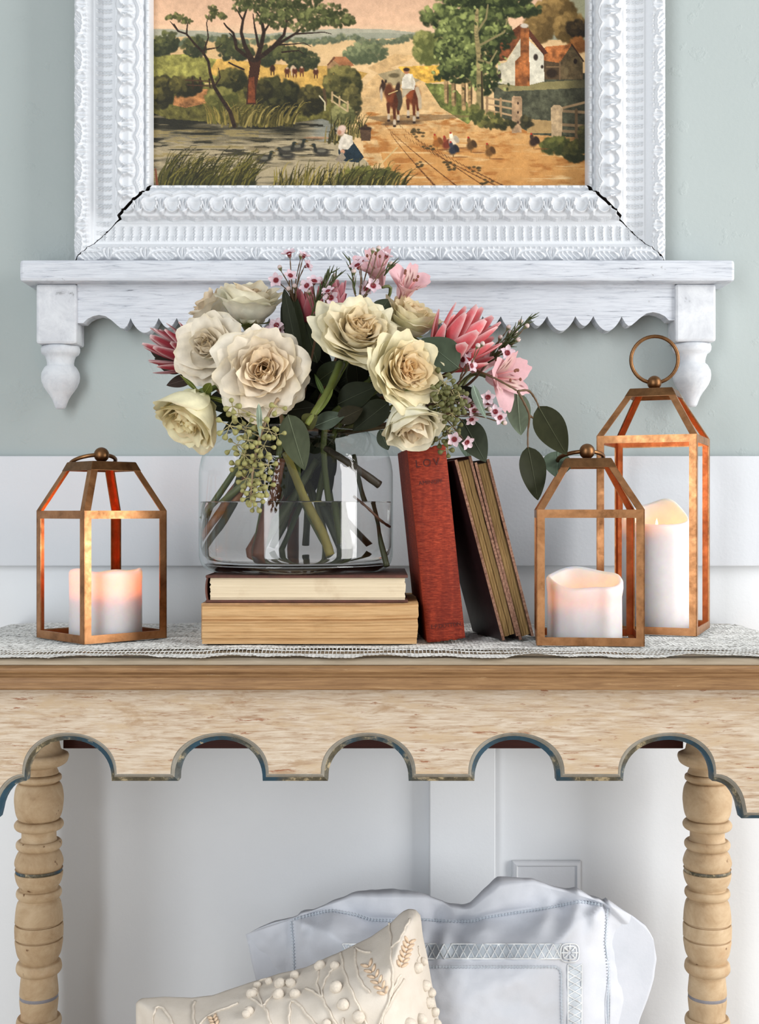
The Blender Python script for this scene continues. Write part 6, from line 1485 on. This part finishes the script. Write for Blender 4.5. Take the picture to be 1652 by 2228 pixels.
# thick green shoot that crosses the middle
g_ = thing('flower_stem', 'thick yellow green shoot crossing the dark middle above the vase mouth', 'foliage', tuple(W(742, 790, 1.16)), 'leafy eucalyptus in the vase')
stem(g_, [W(742, 790, 1.170), W(716, 848, 1.150), W(688, 892, 1.140), W(668, 924, 1.138)], (0.0042, 0.0028), (72, 84, 36), 'stem', 8, (112, 118, 50))
leaf(g_, W(722, 842, 1.150), W(690, 900, 1.136), 0.010, (-.3, -1, .2), (104, 114, 56)); leaf(g_, W(706, 862, 1.150), W(684, 812, 1.155), 0.005, (0, -1, .1), (62, 78, 36))
# filler foliage behind the roses
rr = random.Random(77)
for bi in range(5):
    a = -0.9+bi*0.45
    th = thing('eucalyptus_branch', ['dark filler foliage on the left of the bouquet', 'dark filler foliage left of the middle', 'dark filler foliage in the middle of the bouquet', 'dark filler foliage right of the middle', 'dark filler foliage on the right of the bouquet'][bi], 'foliage', tuple(NECK+Vector((0.012*bi-0.024, 0.006, 0))), 'leafy eucalyptus in the vase')
    top = NECK+Vector((math.sin(a)*0.085, rr.uniform(-.02, .02), math.cos(a)*0.075)); b0 = NECK+Vector((0.012*bi-0.024, 0.006, 0))
    stem(th, [b0, b0.lerp(top, .5), top], (0.0020, 0.0010), (70, 62, 40)); stem(th, [b0, VC_ := Vector((VC[0]+0.05*math.sin(a+2.6), VC[1]+0.03*math.cos(bi*2.1), ZB2+0.03))], (0.0022, 0.0026), (70, 76, 44), 'stem')
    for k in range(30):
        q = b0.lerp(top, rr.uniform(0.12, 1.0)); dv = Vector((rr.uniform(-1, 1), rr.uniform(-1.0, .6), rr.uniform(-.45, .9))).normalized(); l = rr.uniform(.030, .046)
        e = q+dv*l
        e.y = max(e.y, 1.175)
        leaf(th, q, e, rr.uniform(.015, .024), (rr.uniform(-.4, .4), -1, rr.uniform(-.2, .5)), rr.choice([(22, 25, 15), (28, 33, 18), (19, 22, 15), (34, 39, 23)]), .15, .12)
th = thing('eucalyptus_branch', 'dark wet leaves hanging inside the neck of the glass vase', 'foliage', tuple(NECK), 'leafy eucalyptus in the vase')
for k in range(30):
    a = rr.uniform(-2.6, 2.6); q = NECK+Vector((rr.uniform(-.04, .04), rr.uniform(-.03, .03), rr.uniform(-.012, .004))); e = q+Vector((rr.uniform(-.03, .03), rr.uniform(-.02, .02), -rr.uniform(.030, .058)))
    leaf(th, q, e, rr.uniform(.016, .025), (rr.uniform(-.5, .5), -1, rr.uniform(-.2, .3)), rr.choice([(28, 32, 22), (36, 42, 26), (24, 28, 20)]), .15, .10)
# leafless stems that stand in the water
def cut_stem(label, P, r, col, col2=None):
    th = thing('cut_stem', label, 'stem', tuple(W(*P[0])), 'bare stems in the vase')
    return stem(th, [W(*q) for q in P], r, col, 'stem', 9, col2)
cut_stem('stout yellow green stem slanting down through the water', [(622, 985, 1.200), (648, 1050, 1.192), (672, 1105, 1.188), (700, 1160, 1.186), (716, 1205, 1.186)], (0.0038, 0.0045), (116, 110, 52), (128, 116, 48))
cut_stem('stout brown woody stem standing in the water', [(612, 1000, 1.215), (598, 1070, 1.205), (584, 1130, 1.200), (568, 1205, 1.198)], (0.0042, 0.0060), (92, 56, 36), (96, 54, 34))
cut_stem('dark green stem crossing behind the brown one', [(690, 1000, 1.24), (640, 1080, 1.235), (600, 1150, 1.23), (575, 1195, 1.23)], (0.0036, 0.0050), (66, 74, 44))
cut_stem('thin stem curving down to the right in the water', [(770, 990, 1.25), (790, 1080, 1.235), (820, 1150, 1.22), (842, 1232, 1.205)], (0.0022, 0.0030), (58, 60, 38))
cut_stem('dark twig lying across the air space on the right', [(708, 975, 1.205), (760, 1008, 1.195), (826, 1055, 1.205)], (0.0030, 0.0042), (52, 46, 36))
cut_stem('thin bent twig at the right side of the water', [(770, 1080, 1.20), (800, 1105, 1.19), (828, 1132, 1.205), (848, 1146, 1.225)], (0.0012, 0.0014), (74, 50, 36))
cut_stem('green stem leaning to the left wall of the vase', [(560, 1030, 1.22), (510, 1070, 1.22), (455, 1120, 1.235)], (0.0032, 0.0040), (86, 92, 52))
cut_stem('orange brown stem leaning to the left wall of the vase', [(540, 1040, 1.23), (500, 1110, 1.225), (452, 1170, 1.24)], (0.0036, 0.0044), (134, 88, 52))
cut_stem('dark stem leaning low to the left in the water', [(560, 1040, 1.25), (520, 1130, 1.25), (462, 1205, 1.25)], (0.0034, 0.0036), (72, 78, 52))
cut_stem('dark green stem reaching to the bottom right', [(650, 1000, 1.27), (690, 1100, 1.255), (740, 1222, 1.24)], (0.0040, 0.0044), (58, 66, 46))
